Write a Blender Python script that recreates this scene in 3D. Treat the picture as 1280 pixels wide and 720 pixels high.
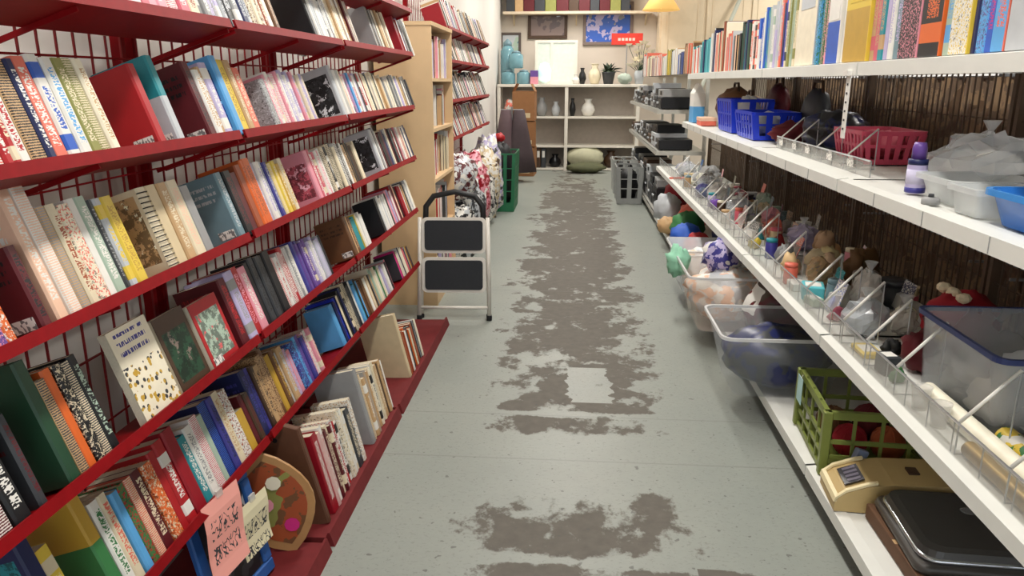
import bpy, bmesh, math, random
from mathutils import Vector, Matrix
R = math.radians
for _o in list(bpy.data.objects): bpy.data.objects.remove(_o)
SC = bpy.context.scene
COL = SC.collection

# ------------------------------------------------------------ camera
CAM_H, FOC = 1.35, 950.0
YAW, PITCH = R(4.5304), R(15.1939)
_c = bpy.data.cameras.new('camera'); CAM = bpy.data.objects.new('camera', _c); COL.objects.link(CAM)
_c.sensor_width = 36.0; _c.lens = 36.0*FOC/1280.0; _c.clip_start = 0.02; _c.clip_end = 60
CAM.location = (0, 0, CAM_H); CAM.rotation_euler = (R(90)-PITCH, 0, YAW)
SC.camera = CAM

# ------------------------------------------------------------ world, exposure
W = bpy.data.worlds.new('world'); SC.world = W; W.use_nodes = True
_bg = W.node_tree.nodes['Background']; _bg.inputs[0].default_value = (0.80, 0.90, 1.0, 1); _bg.inputs[1].default_value = 1.0
SC.view_settings.view_transform = 'Standard'; SC.view_settings.look = 'None'
SC.view_settings.gamma = 1.0; SC.view_settings.use_curve_mapping = False
SC.view_settings.exposure = 0.0
TUBE_W = 50.0        # watts of each ceiling fixture
WINDOW_W = 55.0      # daylight through the shop window behind the camera

def area_light(name, loc, rot, sx, sy, w, col, parent=None):
    l = bpy.data.lights.new(name, 'AREA'); l.shape = 'RECTANGLE'; l.size = sx; l.size_y = sy; l.energy = w; l.color = col
    o = bpy.data.objects.new(name, l); COL.objects.link(o); o.location = loc; o.rotation_euler = rot
    if parent: o.parent = parent
    return o
area_light('window_daylight', (1.6, -3.86, 1.75), (R(90), 0, 0), 5.0, 1.9, WINDOW_W, (0.86, 0.93, 1.0))

# ------------------------------------------------------------ pixel helpers (frame 1280 x 720)
_fw = Vector((-math.sin(YAW)*math.cos(PITCH), math.cos(YAW)*math.cos(PITCH), -math.sin(PITCH)))
_rt = Vector((math.cos(YAW), math.sin(YAW), 0)); _up = _rt.cross(_fw)
_C = Vector((0, 0, CAM_H))
def ray(x, y): return _rt*(x-640)+_up*(360-y)+_fw*FOC
def onp(x, y, ax, v):
    d = ray(x, y); return _C+d*((v-_C[ax])/d[ax])
def yat(px, X, Z):                       # Y on the shelf line (X, Z) that shows at column px
    n = _rt*FOC-_fw*(px-640)
    return -((X)*n.x+(Z-CAM_H)*n.z)/n.y

# ------------------------------------------------------------ materials
PAL = dict(white=(232,229,222), cream=(226,212,182), ivory=(238,228,204), grey=(150,150,150), silver=(190,194,198), slate=(112,140,150),
 charcoal=(58,60,64), black=(24,24,27), red=(176,30,36), crimson=(150,18,34), maroon=(92,22,30), coral=(226,112,92), pink=(228,150,165),
 rose=(206,96,112), peach=(238,196,168), orange=(222,104,42), rust=(160,78,44), yellow=(226,196,70), mustard=(196,156,56), gold=(180,142,50),
 olive=(140,140,74), sage=(170,190,172), green=(58,122,70), forest=(34,70,48), mint=(150,208,178), teal=(40,140,150), aqua=(96,196,206),
 sky=(92,166,222), blue=(44,92,190), royal=(22,52,196), navy=(28,36,84), indigo=(62,60,140), purple=(104,72,150), lilac=(186,176,212),
 tan=(196,160,116), brown=(112,76,48), umber=(74,52,36), wood=(205,168,120), beige=(214,194,156), magenta=(200,40,120))
def lin(c):
    c = PAL[c] if isinstance(c, str) else c
    return tuple(((v/255)/12.92 if v/255 <= .04045 else ((v/255+.055)/1.055)**2.4) for v in c)+(1,)
MATS = {}
class NT:
    def __init__(s, name):
        s.m = bpy.data.materials.new(name); s.m.use_nodes = True; s.t = s.m.node_tree
        s.b = s.t.nodes['Principled BSDF']; s.o = s.t.nodes['Material Output']
    def n(s, typ, **kw):
        nd = s.t.nodes.new(typ)
        for k, v in kw.items(): setattr(nd, k, v)
        return nd
    def l(s, a, b): s.t.links.new(a, b)
    def put(s, sock, v):
        if isinstance(v, (int, float)): sock.default_value = v
        elif isinstance(v, tuple): sock.default_value = v
        else: s.l(v, sock)
    def mth(s, op, a, b=0.0, c=None, clamp=False):
        nd = s.n('ShaderNodeMath', operation=op); nd.use_clamp = clamp
        s.put(nd.inputs[0], a); s.put(nd.inputs[1], b)
        if c is not None: s.put(nd.inputs[2], c)
        return nd.outputs[0]
    def mix(s, f, a, b):
        nd = s.n('ShaderNodeMix', data_type='RGBA'); s.put(nd.inputs[0], f); s.put(nd.inputs[6], a); s.put(nd.inputs[7], b); return nd.outputs[2]
    def noise(s, vec, sc, det=2.0, rough=.5):
        nd = s.n('ShaderNodeTexNoise'); nd.inputs['Scale'].default_value = sc; nd.inputs['Detail'].default_value = det; nd.inputs['Roughness'].default_value = rough
        if vec is not None: s.l(vec, nd.inputs['Vector'])
        return nd.outputs['Fac']
    def mapped(s, vec, scale):
        nd = s.n('ShaderNodeMapping'); s.l(vec, nd.inputs['Vector']); nd.inputs['Scale'].default_value = scale; return nd.outputs[0]
    def rng(s, v, a, b):                 # 1 where a < v < b
        return s.mth('MULTIPLY', s.mth('GREATER_THAN', v, a), s.mth('LESS_THAN', v, b))
def mat(col, rough=.5, metal=0.0, var=.12, scale=18.0, spec=.4, name=None):
    key = ('m', col, rough, metal, var, scale)
    if key in MATS: return MATS[key]
    t = NT(name or ('paint_%s' % (col if isinstance(col, str) else 'tone')))
    c = lin(col); co = t.n('ShaderNodeTexCoord').outputs['Object']
    f = t.noise(co, scale, 3)
    dk = tuple(v*(1-var) for v in c[:3])+(1,); lt = tuple(min(1, v*(1+var)) for v in c[:3])+(1,)
    t.l(t.mix(f, dk, lt), t.b.inputs['Base Color'])
    t.b.inputs['Roughness'].default_value = rough; t.b.inputs['Metallic'].default_value = metal
    t.b.inputs['Specular IOR Level'].default_value = spec
    MATS[key] = t.m; return t.m
def clear(col='white', alpha=.28, rough=.15):
    key = ('c', col, alpha, rough)
    if key in MATS: return MATS[key]
    t = NT('clear_plastic'); c = lin(col)
    co = t.n('ShaderNodeTexCoord').outputs['Object']; f = t.noise(co, 9, 2)
    t.b.inputs['Base Color'].default_value = c; t.b.inputs['Roughness'].default_value = rough
    t.l(t.mth('MULTIPLY_ADD', f, alpha*.6, alpha*.7), t.b.inputs['Alpha'])
    MATS[key] = t.m; return t.m
def emit(col, s, name='lamp_glow'):
    key = ('e', col, s)
    if key in MATS: return MATS[key]
    t = NT(name); t.b.inputs['Base Color'].default_value = lin(col)
    t.b.inputs['Emission Color'].default_value = lin(col); t.b.inputs['Emission Strength'].default_value = s
    MATS[key] = t.m; return t.m
def printed(base, acc, kind, hgt=.2, dep=.13):
    """book / box surface with flat print; local x = spine normal, y = thickness, z = height (metres)"""
    hq = round(hgt/.04)*.04
    key = ('p', base, acc, kind, hq)
    if key in MATS: return MATS[key]
    t = NT('printed_%s_%s' % (base, acc)); b = lin(base); a = lin(acc)
    oi = t.n('ShaderNodeObjectInfo').outputs['Random']
    co = t.n('ShaderNodeTexCoord').outputs['Object']
    sh = t.n('ShaderNodeVectorMath', operation='ADD'); t.l(co, sh.inputs[0])
    cmb = t.n('ShaderNodeCombineXYZ'); off = t.mth('MULTIPLY', oi, 7.0)
    for i in range(3): t.l(off, cmb.inputs[i])
    t.l(cmb.outputs[0], sh.inputs[1]); v = sh.outputs[0]
    sep = t.n('ShaderNodeSeparateXYZ'); t.l(co, sep.inputs[0]); x, y, z = sep.outputs
    wear = t.noise(v, 30, 3)
    base_c = t.mix(wear, tuple(q*.86 for q in b[:3])+(1,), tuple(min(1, q*1.1) for q in b[:3])+(1,))
    spine = t.mth('GREATER_THAN', x, -.003)
    gs = t.n('ShaderNodeSeparateXYZ'); t.l(t.n('ShaderNodeTexCoord').outputs['Generated'], gs.inputs[0]); gx, gy, gz = gs.outputs
    def letters(sc, th, lo, hi):          # a column of small marks down the middle of the spine
        f = t.noise(t.mapped(v, sc), 1.0, 0)
        k = t.mth('MULTIPLY', t.mth('GREATER_THAN', f, th), t.rng(gz, lo, hi))
        return t.mth('MULTIPLY', k, t.rng(gy, .24, .76))
    def lines(lo, hi):                    # rows of small marks across a cover
        f = t.noise(t.mapped(v, (260, 40, 40)), 1.0, 0)
        rows = t.mth('GREATER_THAN', t.mth('SINE', t.mth('MULTIPLY', gz, 62.0)), .1)
        return t.mth('MULTIPLY', t.mth('MULTIPLY', t.mth('GREATER_THAN', f, .47), rows), t.mth('MULTIPLY', t.rng(gz, lo, hi), t.rng(gx, .12, .85)))
    if kind == 'n': col = base_c
    elif kind == 't':
        sp = letters((40, 150, 420), .50, .16, .9)
        cov = lines(.58, .9)
        col = t.mix(t.mth('MAXIMUM', t.mth('MULTIPLY', sp, spine), t.mth('MULTIPLY', cov, t.mth('SUBTRACT', 1.0, spine))), base_c, a)
    elif kind == 's':
        bd = t.mth('MAXIMUM', t.rng(z, hq*.1, hq*.24), t.rng(z, hq*.74, hq*.88))
        col = t.mix(bd, base_c, a)
        ln = t.mth('MULTIPLY', letters((40, 150, 420), .5, .3, .7), spine)
        col = t.mix(ln, col, a)
    elif kind == 'h':
        col = t.mix(t.mth('GREATER_THAN', z, hq*.55), base_c, a)
    elif kind == 'b':
        f1 = t.noise(v, 190, 3, .7); f2 = t.noise(v, 120, 2, .6)
        col = t.mix(t.mth('GREATER_THAN', f1, .54), base_c, a)
        col = t.mix(t.mth('GREATER_THAN', f2, .62), col, tuple(q*.3 for q in b[:3])+(1,))
    elif kind == 'd':      # diagonal ticks
        w = t.n('ShaderNodeTexWave', wave_type='BANDS', bands_direction='Z'); t.l(v, w.inputs['Vector']); w.inputs['Scale'].default_value = 70; w.inputs['Distortion'].default_value = 2.5; w.inputs['Detail Scale'].default_value = 6.0
        col = t.mix(t.mth('MULTIPLY', t.mth('GREATER_THAN', w.outputs['Fac'], .55), spine), base_c, a)
    elif kind == 'p':      # picture: framed panel with mottled image
        f1 = t.noise(v, 40, 6, .75); f2 = t.noise(v, 30, 5, .7)
        pan = t.mth('MULTIPLY', t.rng(z, hq*.12, hq*.88), t.rng(x, -dep*.9, -dep*.1))
        img = t.mix(t.mth('GREATER_THAN', f1, .5), a, tuple(q*.35 for q in a[:3])+(1,))
        img = t.mix(t.mth('GREATER_THAN', f2, .6), img, tuple(min(1, q*1.5+.1) for q in b[:3])+(1,))
        col = t.mix(pan, base_c, img)
    elif kind == 'o':      # cover on the outer y-z face: cartoon dots
        vo = t.n('ShaderNodeTexVoronoi'); t.l(v, vo.inputs['Vector']); vo.inputs['Scale'].default_value = 75
        col = t.mix(t.mth('MULTIPLY', t.mth('LESS_THAN', vo.outputs['Distance'], .4), t.mth('LESS_THAN', z, hq*.62)), base_c, t.mix(t.mth('GREATER_THAN', t.noise(v, 60, 0), .5), a, lin('mustard')))
        col = t.mix(lines(.68, .95), col, lin('indigo'))
    t.l(col, t.b.inputs['Base Color']); t.b.inputs['Roughness'].default_value = .42
    MATS[key] = t.m; return t.m

# ------------------------------------------------------------ mesh builder
class MB:
    def __init__(s): s.v = []; s.f = []
    def add(s, vs, fs, M=None):
        o = len(s.v)
        for p in vs:
            p = Vector(p)
            s.v.append(tuple(M @ p) if M is not None else tuple(p))
        s.f += [tuple(i+o for i in f) for f in fs]; return s
    def box(s, x0, x1, y0, y1, z0, z1, M=None, ch=0.0):
        if ch <= 0:
            vs = [(x0,y0,z0),(x1,y0,z0),(x1,y1,z0),(x0,y1,z0),(x0,y0,z1),(x1,y0,z1),(x1,y1,z1),(x0,y1,z1)]
            return s.add(vs, [(3,2,1,0),(4,5,6,7),(0,1,5,4),(1,2,6,5),(2,3,7,6),(3,0,4,7)], M)
        c = ch; out = [(x0+c,y0),(x1-c,y0),(x1,y0+c),(x1,y1-c),(x1-c,y1),(x0+c,y1),(x0,y1-c),(x0,y0+c)]
        ins = [(x0+2*c,y0+c),(x1-2*c,y0+c),(x1-c,y0+2*c),(x1-c,y1-2*c),(x1-2*c,y1-c),(x0+2*c,y1-c),(x0+c,y1-2*c),(x0+c,y0+2*c)]
        vs = [(a,b,z0) for a, b in ins]+[(a,b,z0+c) for a, b in out]+[(a,b,z1-c) for a, b in out]+[(a,b,z1) for a, b in ins]
        fs = [tuple(range(7,-1,-1)), tuple(range(24,32))]
        for k in range(3):
            for i in range(8):
                j = (i+1) % 8; fs.append((k*8+i, k*8+j, k*8+8+j, k*8+8+i))
        return s.add(vs, fs, M)
    def tube(s, pts, r, n=6, M=None, cap=True):
        pts = [Vector(p) for p in pts]; vs = []; fs = []
        for i, p in enumerate(pts):
            d = (pts[min(i+1, len(pts)-1)]-pts[max(i-1, 0)]).normalized()
            a = d.cross(Vector((0,0,1)))
            if a.length < 1e-3: a = d.cross(Vector((1,0,0)))
            a.normalize(); b = d.cross(a)
            rr = r[i] if isinstance(r, (list, tuple)) else r
            for k in range(n):
                t = 2*math.pi*k/n; vs.append(p+a*(rr*math.cos(t))+b*(rr*math.sin(t)))
        for i in range(len(pts)-1):
            for k in range(n):
                j = (k+1) % n; fs.append((i*n+k, i*n+j, i*n+n+j, i*n+n+k))
        if cap: fs += [tuple(range(n-1,-1,-1)), tuple(range((len(pts)-1)*n, len(pts)*n))]
        return s.add(vs, fs, M)
    def lathe(s, prof, n=16, c=(0,0,0), M=None, sx=1.0, sy=1.0):
        vs = []; fs = []
        for r, z in prof:
            for k in range(n):
                t = 2*math.pi*k/n; vs.append((c[0]+r*sx*math.cos(t), c[1]+r*sy*math.sin(t), c[2]+z))
        for i in range(len(prof)-1):
            for k in range(n):
                j = (k+1) % n; fs.append((i*n+k, i*n+j, i*n+n+j, i*n+n+k))
        if prof[0][0] > 1e-4: fs.append(tuple(range(n-1,-1,-1)))
        if prof[-1][0] > 1e-4: fs.append(tuple(range((len(prof)-1)*n, len(prof)*n)))
        return s.add(vs, fs, M)
    def loft(s, rings, M=None, cap0=True, cap1=True):
        n = len(rings[0]); vs = [p for r in rings for p in r]; fs = []
        for i in range(len(rings)-1):
            for k in range(n):
                j = (k+1) % n; fs.append((i*n+k, i*n+j, i*n+n+j, i*n+n+k))
        if cap0: fs.append(tuple(range(n-1,-1,-1)))
        if cap1: fs.append(tuple(range((len(rings)-1)*n, len(rings)*n)))
        return s.add(vs, fs, M)
    def build(s, name, m, parent=None, smooth=False, loc=None, bevel=0):
        me = bpy.data.meshes.new(name); me.from_pydata(s.v, [], s.f); me.validate(); me.materials.append(m)
        bm = bmesh.new(); bm.from_mesh(me); bmesh.ops.recalc_face_normals(bm, faces=bm.faces); bm.to_mesh(me); bm.free()
        if smooth:
            for p in me.polygons: p.use_smooth = True
        o = bpy.data.objects.new(name, me); COL.objects.link(o)
        if parent: o.parent = parent
        if loc: o.location = loc
        if bevel:
            bv = o.modifiers.new('bevel', 'BEVEL'); bv.width = bevel; bv.segments = 2; bv.limit_method = 'ANGLE'
        return o
def tag(o, label=None, cat=None, group=None, kind=None):
    if label: o['label'] = label
    if cat: o['category'] = cat
    if group: o['group'] = group
    if kind: o['kind'] = kind
    return o
def thing(name, label, cat, loc=(0,0,0), rot=(0,0,0), group=None):
    o = bpy.data.objects.new(name, None); o.empty_display_size = .05; COL.objects.link(o)
    o.location = loc; o.rotation_euler = rot
    return tag(o, label, cat, group)
def struct(name, mb, m): return tag(mb.build(name, m), kind='structure')
def box(x0, x1, y0, y1, z0, z1, ch=0.0): return MB().box(x0, x1, y0, y1, z0, z1, ch=ch)
def rrect(x0, x1, y0, y1, z, r, n=4):
    out = []
    for cx, cy, a0 in ((x1-r,y1-r,0),(x0+r,y1-r,90),(x0+r,y0+r,180),(x1-r,y0+r,270)):
        for k in range(n+1):
            a = R(a0+90*k/n); out.append((cx+r*math.cos(a), cy+r*math.sin(a), z))
    return out
# ============================================================ the room
def floor_mat():
    t = NT('worn_painted_concrete')
    geo = t.n('ShaderNodeNewGeometry').outputs['Position']
    sep = t.n('ShaderNodeSeparateXYZ'); t.l(geo, sep.inputs[0]); x, y, _z = sep.outputs
    big = t.noise(geo, 1.3, 4, .6); fine = t.noise(geo, 38, 4, .65)
    paint = t.mix(big, lin((135,142,137)), lin((163,166,157)))
    paint = t.mix(t.mth('MULTIPLY', fine, .22), paint, lin((100,106,102)))
    # chipped areas follow the walking line
    n1 = t.noise(t.mapped(geo, (1.25, 1.0, 1)), 6.5, 8, .68); n2 = t.noise(t.mapped(geo, (1.1, 1.0, 1)), 2.4, 3, .55)
    n = t.mth('ADD', t.mth('MULTIPLY', n1, .62), t.mth('MULTIPLY', n2, .38))
    cr = t.n('ShaderNodeValToRGB'); yy = t.mth('DIVIDE', t.mth('SUBTRACT', y, 1.0), 10.0, clamp=True); t.l(yy, cr.inputs[0])
    e = cr.color_ramp; e.elements[0].position = 0; e.elements[0].color = (.5,.5,.5,1); e.elements[1].position = 1; e.elements[1].color = (.55,.55,.55,1)
    for Y, w in ((1.55,.45),(1.78,.63),(1.90,.62),(1.935,.42),(1.97,.60),(2.10,.62),(2.28,.58),(2.40,.42),(2.60,.33),(2.72,.36),(2.78,.585),(2.92,.585),(2.96,.42),(2.99,.615),(3.3,.63),(3.7,.62),(4.4,.63),(5.5,.65),(7.5,.65),(9.5,.63)):
        q = e.elements.new((Y-1)/10); q.color = (w, w, w, 1)
    prof = t.mth('MULTIPLY', cr.outputs[0], 1.0)
    side = t.mth('MULTIPLY', t.mth('POWER', t.mth('DIVIDE', t.mth('ABSOLUTE', t.mth('SUBTRACT', x, .03)), .42), 3.0), .13)
    amt = t.mth('SUBTRACT', t.mth('ADD', n, prof), side)
    # a patch of paint left in the middle of the wear
    wob = t.noise(geo, 14, 3); px = t.mth('ADD', t.mth('SUBTRACT', x, t.mth('MULTIPLY_ADD', y, -.05, .26)), t.mth('MULTIPLY_ADD', wob, .12, -.06))
    patch = t.mth('MULTIPLY', t.rng(px, -.1, .1), t.rng(y, 3.08, 3.5))
    amt = t.mth('SUBTRACT', amt, t.mth('MULTIPLY', patch, .2))
    # long chip along the joint by the white shelving
    chip = t.mth('MULTIPLY', t.rng(y, 1.86, 1.93), t.rng(x, .38, .74))
    amt = t.mth('ADD', amt, t.mth('MULTIPLY', chip, .2))
    mask = t.mth('MULTIPLY', t.mth('SUBTRACT', amt, 1.045), 22.0, clamp=True)
    dirt = t.mth('MULTIPLY', t.mth('SUBTRACT', 1.0, t.mth('DIVIDE', t.mth('ABSOLUTE', t.mth('SUBTRACT', x, .03)), .62), clamp=True), t.mth('MULTIPLY', t.noise(geo, 3.2, 6, .7), .62))
    paint = t.mix(t.mth('MULTIPLY', dirt, t.mth('MULTIPLY_ADD', yy, .9, .45, clamp=True)), paint, lin((118,110,98)))
    paint = t.mix(t.mth('MULTIPLY', t.mth('GREATER_THAN', t.noise(t.mapped(geo, (1, 1.6, 1)), 60, 3, .7), .60), .28), paint, lin((98,98,92)))
    conc = t.mix(t.noise(geo, 22, 5, .6), lin((84,80,73)), lin((112,106,98)))
    col = t.mix(mask, paint, conc)
    # expansion joints and specks
    for Y in (2.55, 2.935, 4.9, 7.0):
        col = t.mix(t.mth('MULTIPLY', t.mth('LESS_THAN', t.mth('ABSOLUTE', t.mth('SUBTRACT', y, Y)), .004), .5), col, lin((120,122,116)))
    sp = t.mth('GREATER_THAN', t.noise(geo, 34, 2), .70)
    col = t.mix(t.mth('MULTIPLY', sp, .7), col, lin((90,90,86)))
    t.l(col, t.b.inputs['Base Color'])
    t.l(t.mth('MULTIPLY_ADD', mask, .3, .42), t.b.inputs['Roughness']); t.b.inputs['Specular IOR Level'].default_value = .35
    bp = t.n('ShaderNodeBump'); bp.inputs['Strength'].default_value = .25; bp.inputs['Distance'].default_value = .004
    t.l(t.mth('SUBTRACT', t.mth('MULTIPLY', fine, .3), mask), bp.inputs['Height']); t.l(bp.outputs[0], t.b.inputs['Normal'])
    return t.m
WX0, WX1, WY0, WY1, WZ = -1.20, 6.0, -4.0, 13.0, 3.3
WALLM = mat((226,218,206), .8, var=.05, scale=2.0)
struct('floor', box(WX0, WX1, WY0, WY1, -.06, 0), floor_mat())
struct('ceiling', box(WX0, WX1, WY0, WY1, WZ, WZ+.05), mat((232,230,224), .9, var=.04, scale=2.0))
struct('wall_left', box(WX0-.06, WX0, WY0, WY1, 0, WZ), mat((222,218,212), .8, var=.06, scale=3.0))
struct('wall_right', box(WX1, WX1+.06, WY0, WY1, 0, WZ), WALLM)
struct('wall_back', box(WX0, WX1, WY1, WY1+.06, 0, WZ), mat((214,202,188), .8, var=.06, scale=2.0))
_w = MB().box(WX0, WX1, WY0-.06, WY0, 0, .75).box(WX0, WX1, WY0-.06, WY0, 2.75, WZ).box(WX0, -1.0, WY0-.06, WY0, .75, 2.75).box(4.2, WX1, WY0-.06, WY0, .75, 2.75)
struct('wall_front', _w, WALLM)
_w = MB()
for _x in (-1.0, .3, 1.6, 2.9, 4.15): _w.box(_x, _x+.05, WY0-.05, WY0+.02, .75, 2.75)
_w.box(-1.0, 4.2, WY0-.05, WY0+.02, .75, .8).box(-1.0, 4.2, WY0-.05, WY0+.02, 2.7, 2.75)
struct('window_1', _w, mat('white', .5))
def ceiling_light(x, y, w, where):
    t = thing('ceiling_light', 'white twin tube fluorescent ceiling light %s' % where, 'ceiling light', (x, y, WZ), group='fluorescent ceiling lights')
    hb = MB().loft([rrect(-.16, .16, -.62, .62, 0, .01, 1), rrect(-.16, .16, -.62, .62, -.03, .01, 1), rrect(-.08, .08, -.62, .62, -.075, .01, 1)])
    hb.build('housing', mat('white', .4), t)
    for s in (-.06, .06): MB().tube([(s, -.58, -.09), (s, .58, -.09)], .014, 8).build('fluorescent_tube', emit((255,246,232), 9.0), t, True)
    area_light('tube_light', (0, 0, -.115), (0, 0, 0), .26, 1.2, w, (1.0, .965, .91), t)
for _x, _y, _wh in ((.05, .9, 'over the near end of the aisle'), (.05, 3.6, 'over the step stool'), (.05, 6.3, 'over the aisle beyond the wooden bookcase'), (.05, 9.2, 'over the far stretch of aisle'),
                    (.05, 11.6, 'in front of the back wall'), (3.4, 2.0, 'over the neighbouring aisle'), (3.4, 7.0, 'over the far part of the neighbouring aisle'), (3.4, 11.2, 'over the cream cupboards')):
    ceiling_light(_x, _y, TUBE_W, _wh)
# ============================================================ red wire book shelving on the left
TILT = R(19); XL = -.85
REDM = mat((132,6,15), .5, var=.22, scale=30, spec=.16)
KICKM = mat((112,38,40), .65, var=.25, scale=24, spec=.2)
WIREM = mat((140,28,32), .45, var=.2)
LEV = {1: 1.500, 2: 1.230, 3: .964, 4: .678, 5: .373, 0: 1.715}      # height of the lip of every shelf
SEC = [(.72, 1.93), (1.95, 2.88), (2.90, 4.13)]
def tilt_matrix(x, z): return Matrix.Translation((x, 0, z)) @ Matrix.Rotation(-TILT, 4, 'Y')
def red_shelf(root, lev, y0, y1, z=None, depth=.25, plate=.12, name='shelf'):
    z = LEV[lev] if z is None else z
    m = MB().box(-plate, 0, y0, y1, -.004, 0)
    m.box(-.004, .002, y0, y1, -.006, .017)              # front lip
    o = m.build(name, REDM, root); o.location = (XL, 0, z-.016); o.rotation_euler = (0, -TILT, 0)
    w = MB()
    for q in (.24,): w.box(-q-.002, -q+.002, y0, y1, -.006, -.002)
    for yy in (y0+.004, (y0+y1)/2, y1-.008): w.box(-depth, -.01, yy, yy+.004, -.014, -.004)
    w.build('shelf_bracket', REDM, o)
    return o
def wire_grid(root, x, y0, y1, z0, z1, step, r, m, zstep=None, name='wire_grid'):
    mb = MB(); n = int((y1-y0)/step)
    for i in range(n+1): mb.box(x-r, x+r, y0+i*step-r, y0+i*step+r, z0, z1)
    zs = zstep or step*2; k = 0
    while z0+k*zs <= z1: mb.box(x+r, x+3*r, y0, y1, z0+k*zs-r, z0+k*zs+r); k += 1
    return tag(mb.build(name, m, root), kind='stuff')
def red_unit(y0, y1, levs, label, base=True):
    root = thing('book_rack', label, 'book rack', (0, (y0+y1)/2, 0), group='red wire book racks'); oy = (y0+y1)/2
    a, b = y0-oy, y1-oy
    wire_grid(root, -1.125, a+.015, b-.015, .1, 1.98, .061, .0022, WIREM, .31)
    for yy in (a+.006, b-.022):
        MB().box(-1.16, -1.13, yy, yy+.016, 0, 2.0).build('upright', REDM, root)
    for lv in levs: red_shelf(root, lv, a+.004, b-.004)
    # base tray: sloping kick plate with a raised lip
    if base: MB().loft([[(-1.12, yy, .02), (-.715, yy, .03), (-.709, yy, .046), (-.702, yy, .046), (-.688, yy, .0), (-1.12, yy, .0)] for yy in (a+.003, b-.003)]).build('base_tray', KICKM, root)
    return root
red_unit(SEC[0][0], SEC[0][1], (0, 1, 2, 3, 4, 5), 'red wire book rack with the pink paper note on it')
red_unit(SEC[1][0], SEC[1][1], (0, 1, 2, 3, 4, 5), 'middle red wire book rack between two others')
red_unit(SEC[2][0], SEC[2][1], (0, 1, 2, 3, 4, 5), 'red wire book rack next to the folded step stool')

# ------------------------------------------------------------ books
SHELF = {1: 'top red shelf', 2: 'second red shelf', 3: 'third red shelf', 4: 'fourth red shelf', 5: 'fifth red shelf', 6: 'red base tray', 'w': 'white top shelf'}
KIND = {'n': '', 't': ' lettering', 's': ' bands', 'h': ' upper half', 'b': ' mottling', 'd': ' ticks', 'p': ' picture', 'o': ' figures'}
LABELS = {}
def uniq(lab, extra=()):
    """a label that no other thing carries; extra wordings are tried in turn"""
    for e in ('',)+tuple(extra):
        s = (lab+' '+e).strip()
        if s not in LABELS: LABELS[s] = 1; return s
    return lab
PAGEM = mat((222,212,188), .8, var=.12, scale=220)
TAGM = None
def sticker_mat():
    global TAGM
    if TAGM: return TAGM
    t = NT('price_sticker'); co = t.n('ShaderNodeTexCoord').outputs['Object']
    f = t.noise(t.mapped(co, (260, 260, 120)), 1.0, 0)
    t.l(t.mix(t.mth('MULTIPLY', t.mth('GREATER_THAN', f, .56), .8), lin('white'), lin('charcoal')), t.b.inputs['Base Color']); t.b.inputs['Roughness'].default_value = .6
    TAGM = t.m; return TAGM
def book_mesh(root, th, h, d, base, acc, kind, hard):
    """origin at spine foot; spine faces +x, depth to -x, thickness along y centred"""
    c = .0028 if hard else .0012; o = .003 if hard else 0.0; r = min(.004, th*.3)
    outer = [(-d, -th/2), (-r, -th/2), (0, -th/2+r), (0, th/2-r), (-r, th/2), (-d, th/2)]
    inner = [(-d, th/2-c), (-r-c, th/2-c), (-c, th/2-r-c), (-c, -th/2+r+c), (-r-c, -th/2+c), (-d, -th/2+c)]
    ring = outer+inner; n = 12
    vs = [(a, b, 0) for a, b in ring]+[(a, b, h) for a, b in ring]
    fs = [(i, (i+1) % n, n+(i+1) % n, n+i) for i in range(n)]
    for z in (0, n):
        for i in range(5): fs.append((z+i, z+i+1, z+10-i, z+11-i))
    MB().add(vs, fs).build('cover', printed(base, acc, kind, h, d), root)
    box(-d+o+.001, -c-.002, -th/2+c, th/2-c, o, h-o-.001).build('page_block', PAGEM, root)
BOOKQ = []                      # every upright book is queued first; the largest in view become objects, the rest one joined filler
def place_book(x, y, z, th, h, d, base, acc, kind, shelf, side=0.0, hard=None, sticker=False, tilt=TILT, left=None, right=None, yaw=0.0, spiral=False, noun=None, group=None, flip=False, prio=0):
    M = Matrix.Translation((x, y, z)) @ Matrix.Rotation(-tilt, 4, 'Y') @ Matrix.Rotation(side, 4, 'X') @ Matrix.Rotation(math.pi if flip else yaw, 4, 'Z')
    BOOKQ.append(dict(M=M, th=th, h=h, d=d, base=base, acc=acc, kind=kind, shelf=shelf, hard=hard, sticker=sticker, left=left, right=right, spiral=spiral, noun=noun, group=group, y=y, z=z, prio=prio))
def seen_area(q):
    """pixels of the spine inside the frame"""
    a = []
    for dy, dz in ((-q['th']/2, 0), (q['th']/2, 0), (-q['th']/2, q['h']), (q['th']/2, q['h'])):
        v = q['M'] @ Vector((0, dy, dz))-_C; w = v.dot(_fw)
        if w < .05: return 0
        a.append((640+FOC*v.dot(_rt)/w, 360-FOC*v.dot(_up)/w))
    x0 = max(0, min(p[0] for p in a)); x1 = min(1280, max(p[0] for p in a)); y0 = max(0, min(p[1] for p in a)); y1 = min(720, max(p[1] for p in a))
    if x1 <= x0 or y1 <= y0: return 0
    return abs(a[1][0]-a[0][0])*(y1-y0)
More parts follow.
